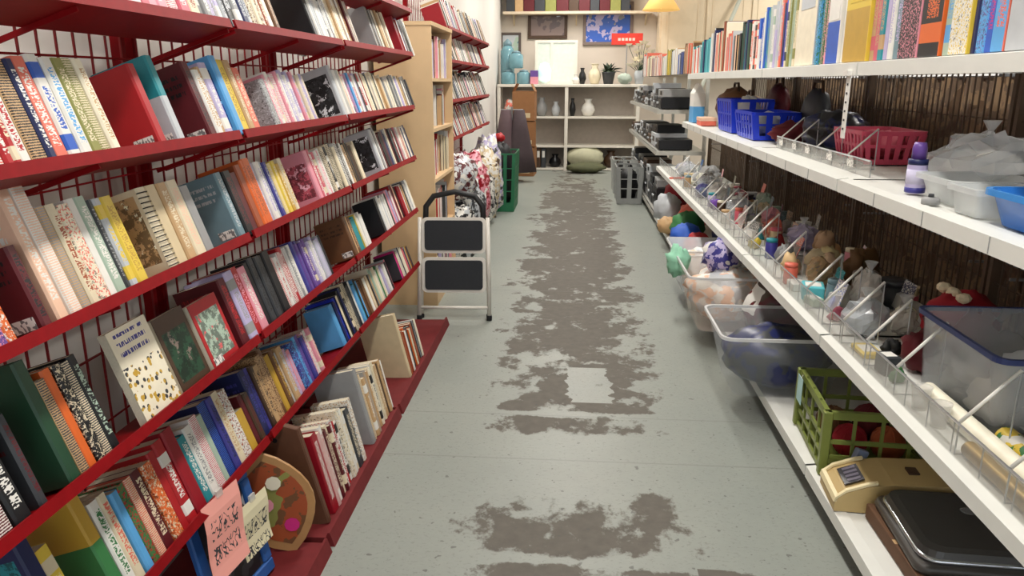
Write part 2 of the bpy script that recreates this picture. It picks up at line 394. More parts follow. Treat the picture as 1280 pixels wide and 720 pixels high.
def flush_books(limit):
    for q in BOOKQ: q['a'] = seen_area(q)+q['prio']
    BOOKQ.sort(key=lambda q: -q['a'])
    rest = {}
    for i, q in enumerate(BOOKQ):
        if q['a'] <= 0 and q['shelf'] != 1 and False: continue
        if i >= limit: rest.setdefault(q['shelf'], []).append(q); continue
        rnd = random.Random(int(q['y']*7919)+int(q['z']*977)); th = q['th']
        hard = rnd.random() < .35 if q['hard'] is None else q['hard']
        size = 'thin ' if th < .014 else ('thick ' if th > .032 else '')
        noun = q['noun'] or ('spiral bound notebook' if q['spiral'] else ('hardback' if hard else 'paperback'))
        feat = '' if q['kind'] == 'n' or q['acc'] == q['base'] else ' with %s%s' % (q['acc'], KIND[q['kind']])
        l, r = q['left'], q['right']; ctx = []
        if l: ctx.append('beside %s book' % l)
        if r and r != l: ctx.append('beside %s book' % r)
        if l and r: ctx.append('between %s and %s books' % (l, r))
        t = thing('notebook' if q['spiral'] else 'book', uniq('%s%s %s%s on %s' % (size, q['base'], noun, feat, SHELF[q['shelf']]), ctx), 'notebook' if q['spiral'] else 'book', group=q['group'] or 'books on the %s' % SHELF[q['shelf']])
        t.matrix_world = q['M']
        book_mesh(t, th, q['h'], q['d'], q['base'], q['acc'], q['kind'], hard)
        if q['sticker']: MB().box(-.058, -.012, -th/2-.0009, -th/2, .008, .03).build('price_sticker', sticker_mat(), t)
        if q['spiral']:
            for k in range(16):
                zz = .012+k*(q['h']-.024)/15
                MB().tube([(.006*math.cos(a)-.001, (th/2+.003)*math.sin(a), zz) for a in [j*math.pi/4 for j in range(9)]], .0012, 4).build('coil', mat('black', .4), t)
    for sh, qs in rest.items():             # joined filler: one object per shelf, several materials
        me = bpy.data.meshes.new('far_books'); vs = []; fs = []; mi = []; ms = []
        for q in qs:
            d, th, h = q['d'], q['th'], q['h']; o = len(vs); c = .0015
            b = [(-d,-th/2,0),(0,-th/2,0),(0,th/2,0),(-d,th/2,0),(-d,-th/2,h),(0,-th/2,h),(0,th/2,h),(-d,th/2,h), (-d+.003,-th/2+c,h-.003),(-.003,-th/2+c,h-.003),(-.003,th/2-c,h-.003),(-d+.003,th/2-c,h-.003)]
            vs += [tuple(q['M'] @ Vector(p)) for p in b]
            m = mat(q['base'], .5); m2 = mat(q['acc'], .5)
            for mm in (m, m2, PAGEM):
                if mm not in ms: ms.append(mm)
            for f, mm in (((3,2,1,0), m), ((0,1,5,4), m), ((1,2,6,5), m2 if q['kind'] in 'dsb' else m), ((2,3,7,6), m), ((3,0,4,7), PAGEM), ((8,9,10,11), PAGEM), ((4,5,9,8), m), ((5,6,10,9), m), ((6,7,11,10), m), ((7,4,8,11), PAGEM)):
                fs.append(tuple(o+i for i in f)); mi.append(ms.index(mm))
        me.from_pydata(vs, [], fs)
        for m in ms: me.materials.append(m)
        me.polygons.foreach_set('material_index', mi)
        ob = bpy.data.objects.new('far_books', me); COL.objects.link(ob)
        tag(ob, 'close packed mixed books filling the far end of the %s' % SHELF[sh], 'books', None, 'stuff')
def face_book(x, y, z, w, h, th, base, acc, kind, shelf, label, tilt=TILT, sticker=False):
    """book shown cover outward"""
    lab = uniq(label)
    t = thing('book', lab, 'book', group='books on the %s' % SHELF[shelf])
    t.matrix_world = Matrix.Translation((x, y, z)) @ Matrix.Rotation(-tilt, 4, 'Y') @ Matrix.Rotation(R(90), 4, 'Z')
    # local: x along shelf (spine to +x), y depth towards the wall
    t2 = th
    outer_d = w
    M = Matrix.Translation((w/2, t2/2, 0))
    mb = MB().box(-w, 0, -.001-t2, -t2, 0, h, Matrix.Translation((w/2, t2, 0))).box(-w, 0, 0, .001, 0, h, Matrix.Translation((w/2, t2-.001, 0))).box(-.001, 0, -t2, 0, 0, h, Matrix.Translation((w/2, t2, 0)))
    # shift so that print coordinates run 0 .. -w on the cover
    o = mb.build('cover', printed(base, acc, kind, h, w), t)
    o.data.transform(Matrix.Translation((-w/2, 0, 0))); o.location.x = w/2
    MB().box(-w/2, w/2-.002, .001, t2-.001, .001, h-.001).build('page_block', PAGEM, t)
    if sticker: MB().box(-w/2+.01, -w/2+.055, -.0018, -.0009, .006, .026).build('price_sticker', sticker_mat(), t)
    return t
def fill_row(shelf, spec, xs=XL-.012, zlip=None, tilt=TILT, xend=None):
    """spec: list of 'px base/accent kind height [flags]'; thickness runs to the next px; '-' leaves a gap"""
    z0 = (LEV[shelf] if zlip is None else zlip)
    items = [s.split() for s in spec.strip().split(';') if s.strip()]
    px = [float(i[0]) for i in items]+[xend]
    ys = [yat(p, xs, z0) for p in px]
    cols = [i[1].split('/')[0] if len(i) > 1 and i[1] != '-' else None for i in items]
    for k, it in enumerate(items):
        if it[1] == '-': continue
        base, acc = (it[1].split('/')+[it[1].split('/')[0]])[:2]
        kind, h = it[2], float(it[3]); fl = it[4] if len(it) > 4 else ''
        y0, y1 = sorted((ys[k], ys[k+1])); th = (y1-y0)*.96
        rnd = random.Random(k*31+int(z0*1000))
        d = .105+rnd.random()*.03+max(0, h-.19)*.5
        lf = next((c for c in cols[k-1::-1] if c), None) if k else None; rg = next((c for c in cols[k+1:] if c), None)
        side = R(rnd.uniform(-1.5, 1.5)) if '-' in [q[1] for q in items[max(0, k-1):k+2]] else 0.0
        if th > .048:                     # room for several books
            if 'H' in fl or 'C' in fl: y0 = y1-.036; th = .034       # one book at the end of a gap
            else:
                n = max(2, int(round(th/.024))); yc = y0; ws = [rnd.uniform(.7, 1.3) for _ in range(n)]; sw = sum(ws)
                pool = [(base, acc, kind), (acc, base, 't'), (base, rnd.choice(('white', 'cream', 'black')), 's'), (rnd.choice(('cream', 'white', 'grey', 'silver')), base, 'd'), (rnd.choice(('black', 'ivory', 'maroon', 'tan', 'lilac')), acc, 't'), (base, rnd.choice(('charcoal', 'ivory')), 'b')]
                prev = lf
                for i in range(n):
                    w = (y1-y0)*ws[i]/sw; bb, aa, kk = pool[i % len(pool)]
                    place_book(xs-rnd.random()*.012, yc+w/2, z0-.0135, w*.95, h*rnd.uniform(.9, 1.04), d, bb, aa, kk, shelf, 0, tilt=tilt, left=prev, right=rg)
                    yc += w; prev = bb
                continue
        place_book(xs-rnd.random()*.008, (y0+y1)/2, z0-.0135, th, h, d if 'D' not in fl else d+.05, base, acc, kind, shelf, side, sticker='S' in fl, tilt=tilt, left=lf, right=rg, spiral='C' in fl, hard=True if 'H' in fl else None)
fill_row(1, '''100 rose/white t .18;113 white/rose t .18;126 cream/red t .18;139 pink/white t .18;150 white/red t .18;160 rose/white d .18;171 white/rose t .18;182 rose/white t .175;194 white/pink s .18;206 pink/white t .18;218 white/rose d .18;231 rose/white t .18;244 cream/rust t .18;256 white/grey s .18;
270 lilac/grey b .2;288 silver/charcoal t .2;303 grey/white s .2;310 navy/silver t .21;321 cream/brown b .2;334 ivory/rust b .2;347 tan/brown d .2;
356 - ;388 black/charcoal n .23 H;402 white/silver t .21;412 silver/white s .21;420 white/grey t .21;428 cream/tan t .2;436 ivory/brown t .2;444 tan/maroon t .2;452 -;474 grey/tan p .2;488 cream/brown t .2;495 crimson/red n .22 H;507 red/maroon s .2;514 white/black d .2''', xend=520)
fill_row(2, '''-60 white/red t .18;-40 coral/white t .18;-20 cream/red t .18;0 white/coral d .16;13 red/white t .17;24 red/cream s .17;34 white/red t .18;48 tan/black d .185;67 navy/white t .18;77 coral/white t .185;94 white/blue s .19;108 white/sky t .185;121 olive/cream t .185;134 cream/olive d .185;145 ivory/tan t .185;
155 -;204 red/crimson n .18 HS;213 -;228 silver/teal h .2 S;236 -;268 maroon/black t .19 HS;276 white/tan t .19;288 lilac/white s .19;296 sky/blue p .21 H;308 yellow/gold t .2;316 tan/cream t .2;322 coral/cream t .18;
330 -;350 grey/silver b .15;356 pink/white t .17;366 white/pink d .17;375 lilac/white t .175;385 lilac/pink s .175;394 cream/lilac t .17;402 -;426 silver/charcoal p .205 H;438 white/silver n .205;444 pink/white t .18;451 rose/sky d .18;458 white/lilac t .18;464 red/white s .19;470 cream/ivory n .18;478 ivory/cream t .18;486 cream/tan t .17;492 white/grey b .16;500 ivory/grey t .17;506 silver/lilac b .17;513 charcoal/white t .165''', xend=520)
fill_row(3, '''-50 purple/red b .17;-34 olive/umber b .2;-22 red/white t .16;-10 coral/white b .14;4 purple/pink b .13;17 orange/white b .12;30 -;58 maroon/black t .15 HS;70 -;80 peach/white t .25;94 white/peach d .25;108 tan/grey d .2;119 cream/rust t .2;129 ivory/coral b .195;143 white/sage n .2;153 sage/white t .2;165 charcoal/grey t .19;170 silver/yellow s .19;178 yellow/mustard t .19;190 -;
208 cream/tan p .19 C;228 beige/tan n .19;240 tan/cream t .19;250 cream/peach t .19;262 grey/yellow p .17 S;272 -;302 slate/silver t .18 HS;312 black/maroon t .18;320 maroon/black n .17;
327 rust/orange n .2;337 orange/rust t .2;345 lilac/white t .18;354 silver/indigo t .18;362 cream/yellow d .18;370 mustard/cream t .18;377 -;398 pink/rose p .18 H;408 rose/white t .18;415 white/pink t .17;
422 black/cream d .17;430 cream/black d .18;438 white/black d .18;445 tan/black t .17;452 cream/umber d .17;459 -;474 silver/charcoal p .2 H;482 white/grey n .2;488 maroon/black t .18;494 white/navy s .18;501 charcoal/red t .18;508 rose/white t .18;514 navy/white t .18''', xend=520)
fill_row(4, '''-190 navy/white t .18;-160 red/white t .18;-130 white/red t .18;-108 white/red b .19;-84 red/black d .19;-62 black/red t .19;-40 white/coral b .17;-20 red/white t .18;2 maroon/white d .18;24 black/white t .19;44 -;56 charcoal/maroon t .17;66 -;92 forest/green n .235 H;106 tan/charcoal d .19;116 orange/coral n .2;127 black/cream b .2;137 charcoal/cream d .195;146 black/sage t .2;155 -;
308 maroon/red t .19;316 lilac/grey s .2;325 red/pink t .2;332 pink/white t .19;340 black/charcoal n .21;350 charcoal/black t .21;359 black/umber n .2;366 red/white d .17;373 white/red d .18;381 white/grey d .18;389 indigo/purple n .18;397 purple/lilac t .18;405 lilac/white t .16;412 silver/lilac d .15;
420 -;440 brown/umber t .17 HS;450 tan/brown n .17;455 yellow/teal s .15;461 aqua/white b .15;467 -;478 black/forest n .17 H;485 silver/white t .17;491 black/white d .17;497 pink/lilac t .17;503 red/maroon b .18;509 crimson/red t .17;515 white/black d .17''', xend=521)
fill_row(5, '''-30 -;70 navy/teal p .25 H;108 yellow/cream s .2;124 -;150 green/mustard h .25 H;168 white/green t .2;178 cream/coral t .2;187 sky/blue n .19;195 green/red b .19;204 coral/cream d .19;212 maroon/cream t .19;222 orange/cream b .19;232 red/crimson n .2;240 red/white s .21;250 crimson/red n .22;261 teal/white t .18;269 white/grey t .19;277 white/rose d .2;285 sage/white n .19;290 navy/blue d .21;298 indigo/navy t .21;304 cream/tan t .21;311 white/rust b .2;318 mustard/orange n .12;326 maroon/umber n .15;
335 navy/indigo t .21;345 umber/tan t .2;353 tan/brown b .22;362 mustard/brown n .2;370 silver/tan t .18;378 lilac/pink b .16;386 indigo/sky b .17;393 purple/indigo t .17;400 pink/white b .16;408 -;428 sky/blue n .17 H;436 navy/royal n .19;444 black/navy t .2;452 charcoal/black n .19;458 sky/teal t .18;465 cream/brown d .17;471 tan/cream t .17;477 ivory/sage b .17;483 white/green d .16;490 pink/white b .15;496 -;505 charcoal/magenta b .15;512 mustard/rose b .13''', xend=519)
# face-out books on the fourth shelf
_z = LEV[4]-.0135
def _fy(a, b): return (yat(a, XL, LEV[4])+yat(b, XL, LEV[4]))/2, yat(b, XL, LEV[4])-yat(a, XL, LEV[4])
_y, _w = _fy(193, 235); face_book(XL-.015, _y, _z, _w, .205, .018, 'ivory', 'charcoal', 'o', 4, 'white book facing out, its cover full of small cartoon figures')
_y, _w = _fy(240, 273); face_book(XL-.02, _y, _z, _w, .18, .02, 'umber', 'forest', 'p', 4, 'dark picture book facing out beside the cartoon book')
_y, _w = _fy(276, 306); face_book(XL-.015, _y, _z, _w, .17, .02, 'red', 'sage', 'p', 4, 'red bordered book with pale green cover facing out', sticker=True)
# ============================================================ base tray goods on the left
def fsolid(pts, y0, y1): return MB().loft([[(x, y0, z) for x, z in pts], [(x, y1, z) for x, z in pts]])
fill_row(6, '''420 crimson/white t .27;425 red/white d .26;431 maroon/cream t .26;438 white/red b .24;445 cream/white b .25;452 charcoal/cream t .22;456 white/tan b .24;459 -;465 grey/silver n .3 H;471 tan/cream d .26;478 ivory/tan n .25;485 cream/tan t .24;489 umber/tan t .22;494 -;509 beige/cream n .31 H;516 rust/orange t .22;520 orange/charcoal b .2;524 charcoal/rust t .2''', xs=-.722, zlip=.046, xend=530, tilt=R(13))
# big blue picture frame leaning in the tray
def picture_frame(loc, rot, w, h, bar, fm, inner, label, depth=.02, name='picture_frame', group=None, cat='picture frame'):
    t = thing(name, label, cat, loc, rot, group)         # local x right, z up, faces -y
    for a, b, c, d in ((-w/2, w/2, 0, bar), (-w/2, w/2, h-bar, h), (-w/2, -w/2+bar, bar, h-bar), (w/2-bar, w/2, bar, h-bar)):
        box(a, b, 0, depth, c, d, ch=min(.004, bar*.2)).build('frame_bar', fm, t)
    box(-w/2+bar, w/2-bar, depth*.45, depth*.8, bar, h-bar).build('picture', inner, t)
    return t
def art(c1, c2, c3, sc, name='art_print'):
    key = ('a', c1, c2, c3, sc)
    if key in MATS: return MATS[key]
    t = NT(name); co = t.n('ShaderNodeTexCoord').outputs['Object']
    f = t.noise(co, sc, 3, .6); g = t.noise(co, sc*.6, 2)
    c = t.mix(t.mth('GREATER_THAN', f, .5), lin(c1), lin(c2)); c = t.mix(t.mth('GREATER_THAN', g, .58), c, lin(c3))
    t.l(c, t.b.inputs['Base Color']); t.b.inputs['Roughness'].default_value = .35; MATS[key] = t.m; return t.m
_p = onp(322, 705, 0, -.80)
picture_frame((-.825, yat(372, -.745, .04)-.135, .036), (R(-12), 0, R(82)), .27, .318, .036, mat((44,92,160), .4), art('black', 'charcoal', 'silver', 9), 'blue picture frame leaning in the red base tray', .018)
# painted wooden leaf tray and a brown board beside it
t = thing('wooden_tray', 'leaf shaped brown wooden tray with painted flowers, leaning in base tray', 'tray', (-.722, yat(399, -.722, .04), .038), (R(-2), R(-14), R(14)))
_o = [(.14*abs(math.sin(math.pi*k/10))**.8*(1 if k <= 10 else -1), .33*(k if k <= 10 else 20-k)/10) for k in range(20)]
_o = [(a*.75 if i > 10 else a, b) for i, (a, b) in enumerate(_o)]
MB().loft([[(-a-.07, -.012, b) for a, b in _o], [(-a-.07, 0, b) for a, b in _o]]).build('tray_body', mat((176,132,84), .5, var=.25), t)
MB().loft([[(-a*.8-.07, -.0135, .03+b*.83) for a, b in _o], [(-a*.8-.07, -.012, .03+b*.83) for a, b in _o]]).build('painted_panel', art('brown', 'rust', 'olive', 16), t)
for a, b, c in ((-.05, .09, 'magenta'), (-.1, .17, 'pink'), (-.06, .23, 'ivory')):
    MB().lathe([(.0, .0), (.02, .001), (.022, .003)], 9, M=Matrix.Translation((a, -.0135, b)) @ Matrix.Rotation(R(90), 4, 'X')).build('painted_flower', mat(c, .6), t)
t = thing('wooden_board', 'dark brown wooden board leaning behind the leaf shaped tray', 'board', (-.726, yat(413, -.726, .04), .036), (0, R(-14), 0))
MB().loft([rrect(-.16, 0, -.012, .012, .0, .004, 1), rrect(-.16, 0, -.012, .012, .32, .004, 1), rrect(-.12, -.04, -.012, .012, .34, .004, 1)]).build('plank', mat((96,62,44), .55, var=.3), t)
MB().tube([(-.08, -.013, .30), (-.08, .013, .30)], .008, 10).build('hanging_hole', mat('black', .9), t)
# pink paper note and cream paper hung on the fifth shelf lip
def note_mat(base, ink):
    t = NT('handwritten_note'); co = t.n('ShaderNodeTexCoord').outputs['Object']; sep = t.n('ShaderNodeSeparateXYZ'); t.l(co, sep.inputs[0])
    f = t.noise(t.mapped(co, (1, 60, 40)), 1.0, 1)
    rows = t.mth('MAXIMUM', t.rng(sep.outputs[2], -.1, -.05), t.rng(sep.outputs[2], -.165, -.12))
    m = t.mth('MULTIPLY', t.mth('LESS_THAN', t.mth('ABSOLUTE', t.mth('SUBTRACT', f, .5)), .035), t.mth('MULTIPLY', rows, t.mth('LESS_THAN', t.mth('ABSOLUTE', sep.outputs[1]), .055)))
    t.l(t.mix(m, lin(base), lin(ink)), t.b.inputs['Base Color']); t.b.inputs['Roughness'].default_value = .8; return t.m
def paper(y, z, w, h, base, label, tiltd, x=XL+.006):
    t = thing('paper_note', label, 'paper', (x, y, z), (0, R(tiltd), R(-8)))
    n = 6; top = [[(.004*math.sin(k*1.1)+.0, -w/2+w*j/4, -h*k/n) for j in range(5)] for k in range(n+1)]
    vs = [p for r in top for p in r]; vs2 = [(a-.0006, b, c) for a, b, c in vs]; N = len(vs); fs = []
    for k in range(n):
        for j in range(4):
            i = k*5+j; fs += [(i, i+1, i+6, i+5), (N+i+5, N+i+6, N+i+1, N+i)]
    MB().add(vs+vs2, fs).build('sheet', note_mat(base, 'charcoal'), t)
    box(-.003, .003, -.012, .012, -.006, .012).build('tape', clear('white', .5), t)
    return t
paper(yat(271, XL, LEV[5]), LEV[5]+.006, .15, .21, (252,172,160), 'pink handwritten paper note taped to the fifth red shelf', -5)
paper(yat(302, XL, LEV[5])-.01, LEV[5]-.085, .13, .15, (232,222,186), 'cream handwritten paper note below the pink note', -4, XL+.024)

# ============================================================ white steel shelving on the right
XR = .80; RB = 1.27
WHM = mat((226,226,220), .38, var=.05, scale=14)
GRIDM = mat((92,74,58), .5, var=.2)
RZ = {'top': 1.403, 'mid': 1.066, 'low': .572, 'deck': .115}
def white_shelf(root, y0, y1, z, lip=.036, x0=XR, x1=RB, name='shelf', seams=()):
    m = MB().box(x0, x1, y0, y1, z-.012, z).box(x0-.004, x0+.012, y0, y1, z-lip, z)
    m.loft([[(x0-.004, yy, z), (x0+.03, yy, z+.004), (x0+.03, yy, z)] for yy in (y0, y1)])
    m.box(x0, x1, y0, y0+.004, z-.03, z).box(x0, x1, y1-.004, y1, z-.03, z)
    o = m.build(name, WHM, root)
    for s in seams: box(x0-.0052, x0-.004, s-.0012, s+.0012, z-lip+.002, z-.001).build('label_strip_joint', mat('grey', .6), o)
    return o
def gondola(y0, y1, levels, label, back_top=1.42, sign=1):
    root = thing('store_shelf', label, 'shelf', (0, 0, 0), group='white steel shelf bays')
    n = {'top': 'top_shelf', 'mid': 'middle_shelf', 'low': 'lower_shelf', 'deck': 'base_deck'}
    for lv in levels:
        if lv == 'deck':
            white_shelf(root, y0+.001, y1-.001, RZ['deck'], .04, name='base_deck', x0=XR)
            box(XR+.05, RB, y0+.001, y1-.001, 0, RZ['deck']-.045).build('kick_plate', mat((40,40,42), .6), root)  # plate coloured near-black to carry the shade of the kick recess
        else: white_shelf(root, y0+.001, y1-.001, RZ[lv], name=n[lv], x0=XR+(.02 if lv == 'top' else 0), seams=[y0+(y1-y0)*k/4 for k in (1, 2, 3)] if lv == 'mid' else ())
    for yy in (y0+.002, y1-.02): box(RB, RB+.03, yy, yy+.018, 0, back_top).build('upright', GRIDM, root)
    g = wire_grid(root, RB+.01, y0+.02, y1-.02, .12, back_top-.02, .04, .0022, GRIDM, .16, 'wire_back')
    return root
BAYS = [(.15, 1.19), (1.20, 2.36), (2.37, 3.52), (3.53, 4.66), (4.67, 5.78), (5.79, 7.40)]
gondola(*BAYS[0], ('deck', 'top', 'mid'), 'white steel shelf bay with no lower shelf')
gondola(*BAYS[1], ('deck', 'low', 'mid', 'top'), 'white steel shelf bay holding the purple bottle')
gondola(*BAYS[2], ('deck', 'low', 'mid', 'top'), 'white steel shelf bay holding the pink basket')
gondola(*BAYS[3], ('deck', 'low', 'mid', 'top'), 'white steel shelf bay holding the near blue basket')
gondola(*BAYS[4], ('deck', 'low', 'mid', 'top'), 'white steel shelf bay with the sky blue carton at its end')
gondola(*BAYS[5], ('deck', 'low'), 'low white steel shelf bay with only one raised shelf', 1.0)
# acrylic front guard with wire rail and sloping white divider arms
def guard(y0, y1, z, x, h, label, dark=False):
    t = thing('shelf_guard', label, 'shelf guard', (x, 0, z+.001), group='clear guards along the white shelves')
    box(-.0015, .0015, y0, y1, 0, h).build('clear_panel', clear((190,190,184), .30, .2), t)
    MB().tube([(0, y0, h), (0, y1, h)], .0028, 6).build('top_rail', mat('silver', .3, .8), t)
    for k in range(int((y1-y0)/.12)+1): MB().tube([(.004, y0+.004+k*.12, 0), (.004, y0+.004+k*.12, h)], .0016, 5).build('rail_wire', mat('silver', .3, .8), t)
ARMS = []
def arm(y, x, z, a=.107, b=.121, label=None, r=.0042, zs=None):
    t = thing('divider', label or 'sloping white divider arm on the lower shelf', 'shelf divider', (x, y, z), group='white divider arms on the %s shelf' % ('middle' if z > 1 else 'lower'))
    MB().tube([(0, 0, 0), (a, 0, b)], r, 7).build('arm', mat('white', .35), t, True)
    zs = zs if zs is not None else z-RZ['low']-.001
    MB().tube([(0, 0, 0), (0, 0, -zs)], .002, 5).build('front_leg', mat('silver', .3, .7), t)
    MB().tube([(a, 0, b), (a, 0, -zs)], .002, 5).build('back_leg', mat('silver', .3, .7), t)
    MB().tube([(0, 0, -zs+.003), (a, 0, -zs+.003)], .002, 5).build('foot_rail', mat('silver', .3, .7), t)
for _b, _n in zip(BAYS[1:], ('before the paper rolls', 'before the pink ribbon', 'before the comb packs', 'before the bath puffs', 'on the low bay')): guard(_b[0]+.006, _b[1]-.006, RZ['low'], .826, .078, 'clear plastic guard on the lower white shelf, '+_n)
guard(2.40, 3.5, RZ['mid'], .90, .05, 'clear plastic guard on the middle shelf before the pink basket')
for _y in (1.36, 1.558, 1.884, 2.091, 2.282, 2.47, 2.656, 3.083, 3.50, 3.72, 3.93, 4.15, 4.383, 4.70, 4.99, 5.39, 5.8, 6.3): arm(_y, .833, .650)
for _y in (2.62, 2.95, 3.25, 3.45): arm(_y, .905, RZ['mid']+.05, .09, .085, 'sloping white divider arm on the middle shelf', .003, .049)
# price tags clipped on the middle shelf guard
for _y in (2.55, 2.76, 3.02, 3.2, 3.4):
    t = thing('price_tag', 'white price tag clipped to the middle shelf guard', 'price tag', (.895, _y, RZ['mid']+.02), (0, 0, 0), 'price tags on the guard')
    box(-.004, -.0025, -.028, .028, 0, .022).build('tag_card', sticker_mat(), t); box(-.0045, .002, -.008, .008, .02, .032).build('clip', clear('white', .5), t)
# hanging slotted strip
t = thing('hanging_strip', 'white slotted plastic strip hanging from the top shelf edge', 'strip', (.815, 2.42, RZ['top']-.034))
MB().box(-.0015, .0015, -.016, .016, -.185, 0).build('strip', mat('white', .4), t)
for k in range(6): box(-.003, -.0015, -.005, .005, -.03-k*.026, -.024-k*.026).build('slot', mat('charcoal', .6), t)
box(-.012, .004, -.02, .02, -.002, .012).build('hook', mat('white', .4), t)

# ------------------------------------------------------------ boxes and books on the white top shelf
def top_row(spec, xend, x=.845):
    items = [s.split() for s in spec.strip().split(';') if s.strip()]; z = RZ['top']+.005
    px = [float(i[0]) for i in items]+[xend]; ys = [yat(p, x, z) for p in px]
    for k, it in enumerate(items):
        if it[1] == '-': continue
        base, acc = (it[1].split('/')+[it[1]])[:2]; kind, h = it[2], float(it[3]); fl = it[4] if len(it) > 4 else ''
        y1, y0 = ys[k], ys[k+1]; th = (y1-y0); rnd = random.Random(k*7)
        lf = items[k-1][1].split('/')[0] if k else None; rg = items[k+1][1].split('/')[0] if k+1 < len(items) else None
        if 'B' in fl:
            feat = '' if kind == 'n' else ' with %s%s' % (acc, KIND[kind])
            t = thing('game_box', uniq('%s%s cardboard box%s on the white top shelf' % ('wide ' if th > .07 else 'slim ', base, feat), ('beside %s box' % lf, 'beside %s box' % rg)), 'box', (x, (y0+y1)/2, z), (0, 0, R(180)), 'boxes on the white top shelf')
            d = .2; th2 = th*.96
            box(-d, 0, -th2/2, th2/2, 0, h-.006, ch=.0015).build('tray', printed(base, acc, kind, h, d), t).location.x = .0
            # lid edge on the far face and a printed front label
            box(-d, .0008, th2/2-.004, th2/2+.0006, 0, h).build('lid', mat(acc, .5), t)
            box(0, .0012, -th2*.36, th2*.36, h*.62, h*.82).build('front_label', mat(acc, .5), t)
        else:
            n = max(1, int(round(th/.034))); w = th/n; pool = [(base, acc, kind), (acc, base, 't'), (rnd.choice(('white', 'cream', 'black', 'teal')), base, 's'), (rnd.choice(('tan', 'ivory', 'navy', 'coral')), acc, 't')]
            for i in range(n):
                bb, aa, kk = pool[i % 4]
                place_book(x+rnd.random()*.01, y1-w*(i+.5), z, w*.94, h*rnd.uniform(.9, 1.03), .13+h*.15, bb, aa, kk, 'w', tilt=0, left=lf, right=rg, group='books on the white top shelf', flip=True)
top_row('''803 black/white t .26;808 cream/umber t .22;814 grey/red s .2;820 coral/white b .2;826 silver/grey t .18;832 yellow/olive n .22;838 white/silver n .21;846 blue/navy s .17;853 tan/brown n .22;864 teal/white b .18;874 aqua/teal b .21;886 white/grey n .25;892 cream/coral b .22;899 brown/rust t .28;905 silver/coral b .2;913 peach/black s .19;923 black/forest b .23;934 coral/white s .22;944 white/blue h .24;951 blue/teal t .26;957 sage/silver n .26;963 lilac/silver h .28;973 navy/royal n .27;980 olive/sage t .30;
992 ivory/silver n .32 B;1016 sky/green b .30;1023 green/pink b .26;1030 blue/white h .22 B;1046 white/grey n .30;1051 mustard/yellow h .28 B;1082 tan/rose s .28;1101 lilac/white n .29;1112 slate/lilac t .28;1120 black/pink b .30 B;1145 black/orange s .30 B;1173 sage/sky s .28;1183 white/yellow b .28 B;1208 navy/blue n .27;1214 sky/purple b .28;1226 blue/magenta t .29;1236 sky/coral t .30 B;1254 silver/lilac h .30 B;1282 cream/blue t .3 B;1320 coral/white b .28 B''', 1370)
# ============================================================ goods on the white shelving
def tub(name, label, cat, cx, cy, z, w, l, h, m, rimm, flare=.02, r=.03, wall=.003, rot=0.0, group=None, lean=0.0, rim=.008):
    t = thing(name, label, cat, (cx, cy, z), (0, lean, rot), group)
    a, b = w/2-flare, l/2-flare
    rings = [rrect(-a, a, -b, b, 0, r), rrect(-a-flare*.9, a+flare*.9, -b-flare*.9, b+flare*.9, h-.004, r), rrect(-w/2, w/2, -l/2, l/2, h, r),
             rrect(-w/2+wall, w/2-wall, -l/2+wall, l/2-wall, h, r), rrect(-a+wall, a-wall, -b+wall, b-wall, wall, r)]
    MB().loft(rings).build('tub_body', m, t, True)
    rr = [rrect(-w/2-rim, w/2+rim, -l/2-rim, l/2+rim, h-rim*1.4, r), rrect(-w/2-rim, w/2+rim, -l/2-rim, l/2+rim, h+.001, r), rrect(-w/2+.001, w/2-.001, -l/2+.001, l/2-.001, h+.001, r), rrect(-w/2+.001, w/2-.001, -l/2+.001, l/2-.001, h-rim*1.4, r)]
    MB().loft(rr+[rr[0]], cap0=False, cap1=False).build('rim', rimm, t)
    return t
def lump(sx, sy, sz, seed, amp=.2, nu=14, nv=9, flat=.0, freq=3.0):
    """crumpled closed form standing on z = 0"""
    from mathutils import noise
    rings = []; off = Vector((seed*3.7, seed*1.3, seed*7.1))
    for j in range(nv):
        v = math.pi*(j+.02)/(nv-1+.04); ring = []
        for i in range(nu):
            u = 2*math.pi*i/nu; d = Vector((math.sin(v)*math.cos(u), math.sin(v)*math.sin(u), -math.cos(v)))
            k = 1+amp*(noise.noise(d*freq+off)*1.2+noise.noise(d*freq*2.7+off)*.7)
            p = d*k; ring.append((p.x*sx/2, p.y*sy/2, max(0, (p.z+1-flat)*sz/2)))
        rings.append(ring)
    return MB().loft(rings)
SEED = [1]
def bag(label, x, y, z, sx, sy, sz, m, cat='plastic bag', name='plastic_bag', group=None, tie=None, amp=.28, inner=None):
    SEED[0] += 1
    t = thing(name, label, cat, (x, y, z), (0, 0, 0), group)
    clr = 'clear' in m.name; lump(sx, sy, sz, SEED[0], amp, 16 if clr else 22, 10 if clr else 14).build('bag_body', m, t, not clr)
    if inner:
        lump(sx*.72, sy*.72, sz*.7, SEED[0]+50, .2, 12, 8).build('contents', inner, t, loc=(0, 0, .003))
    if tie: MB().lathe([(.004, 0), (.012, .01), (.006, .018), (.022, .045)], 9, (0, 0, sz*.92)).build('gathered_neck', tie, t)
    return t
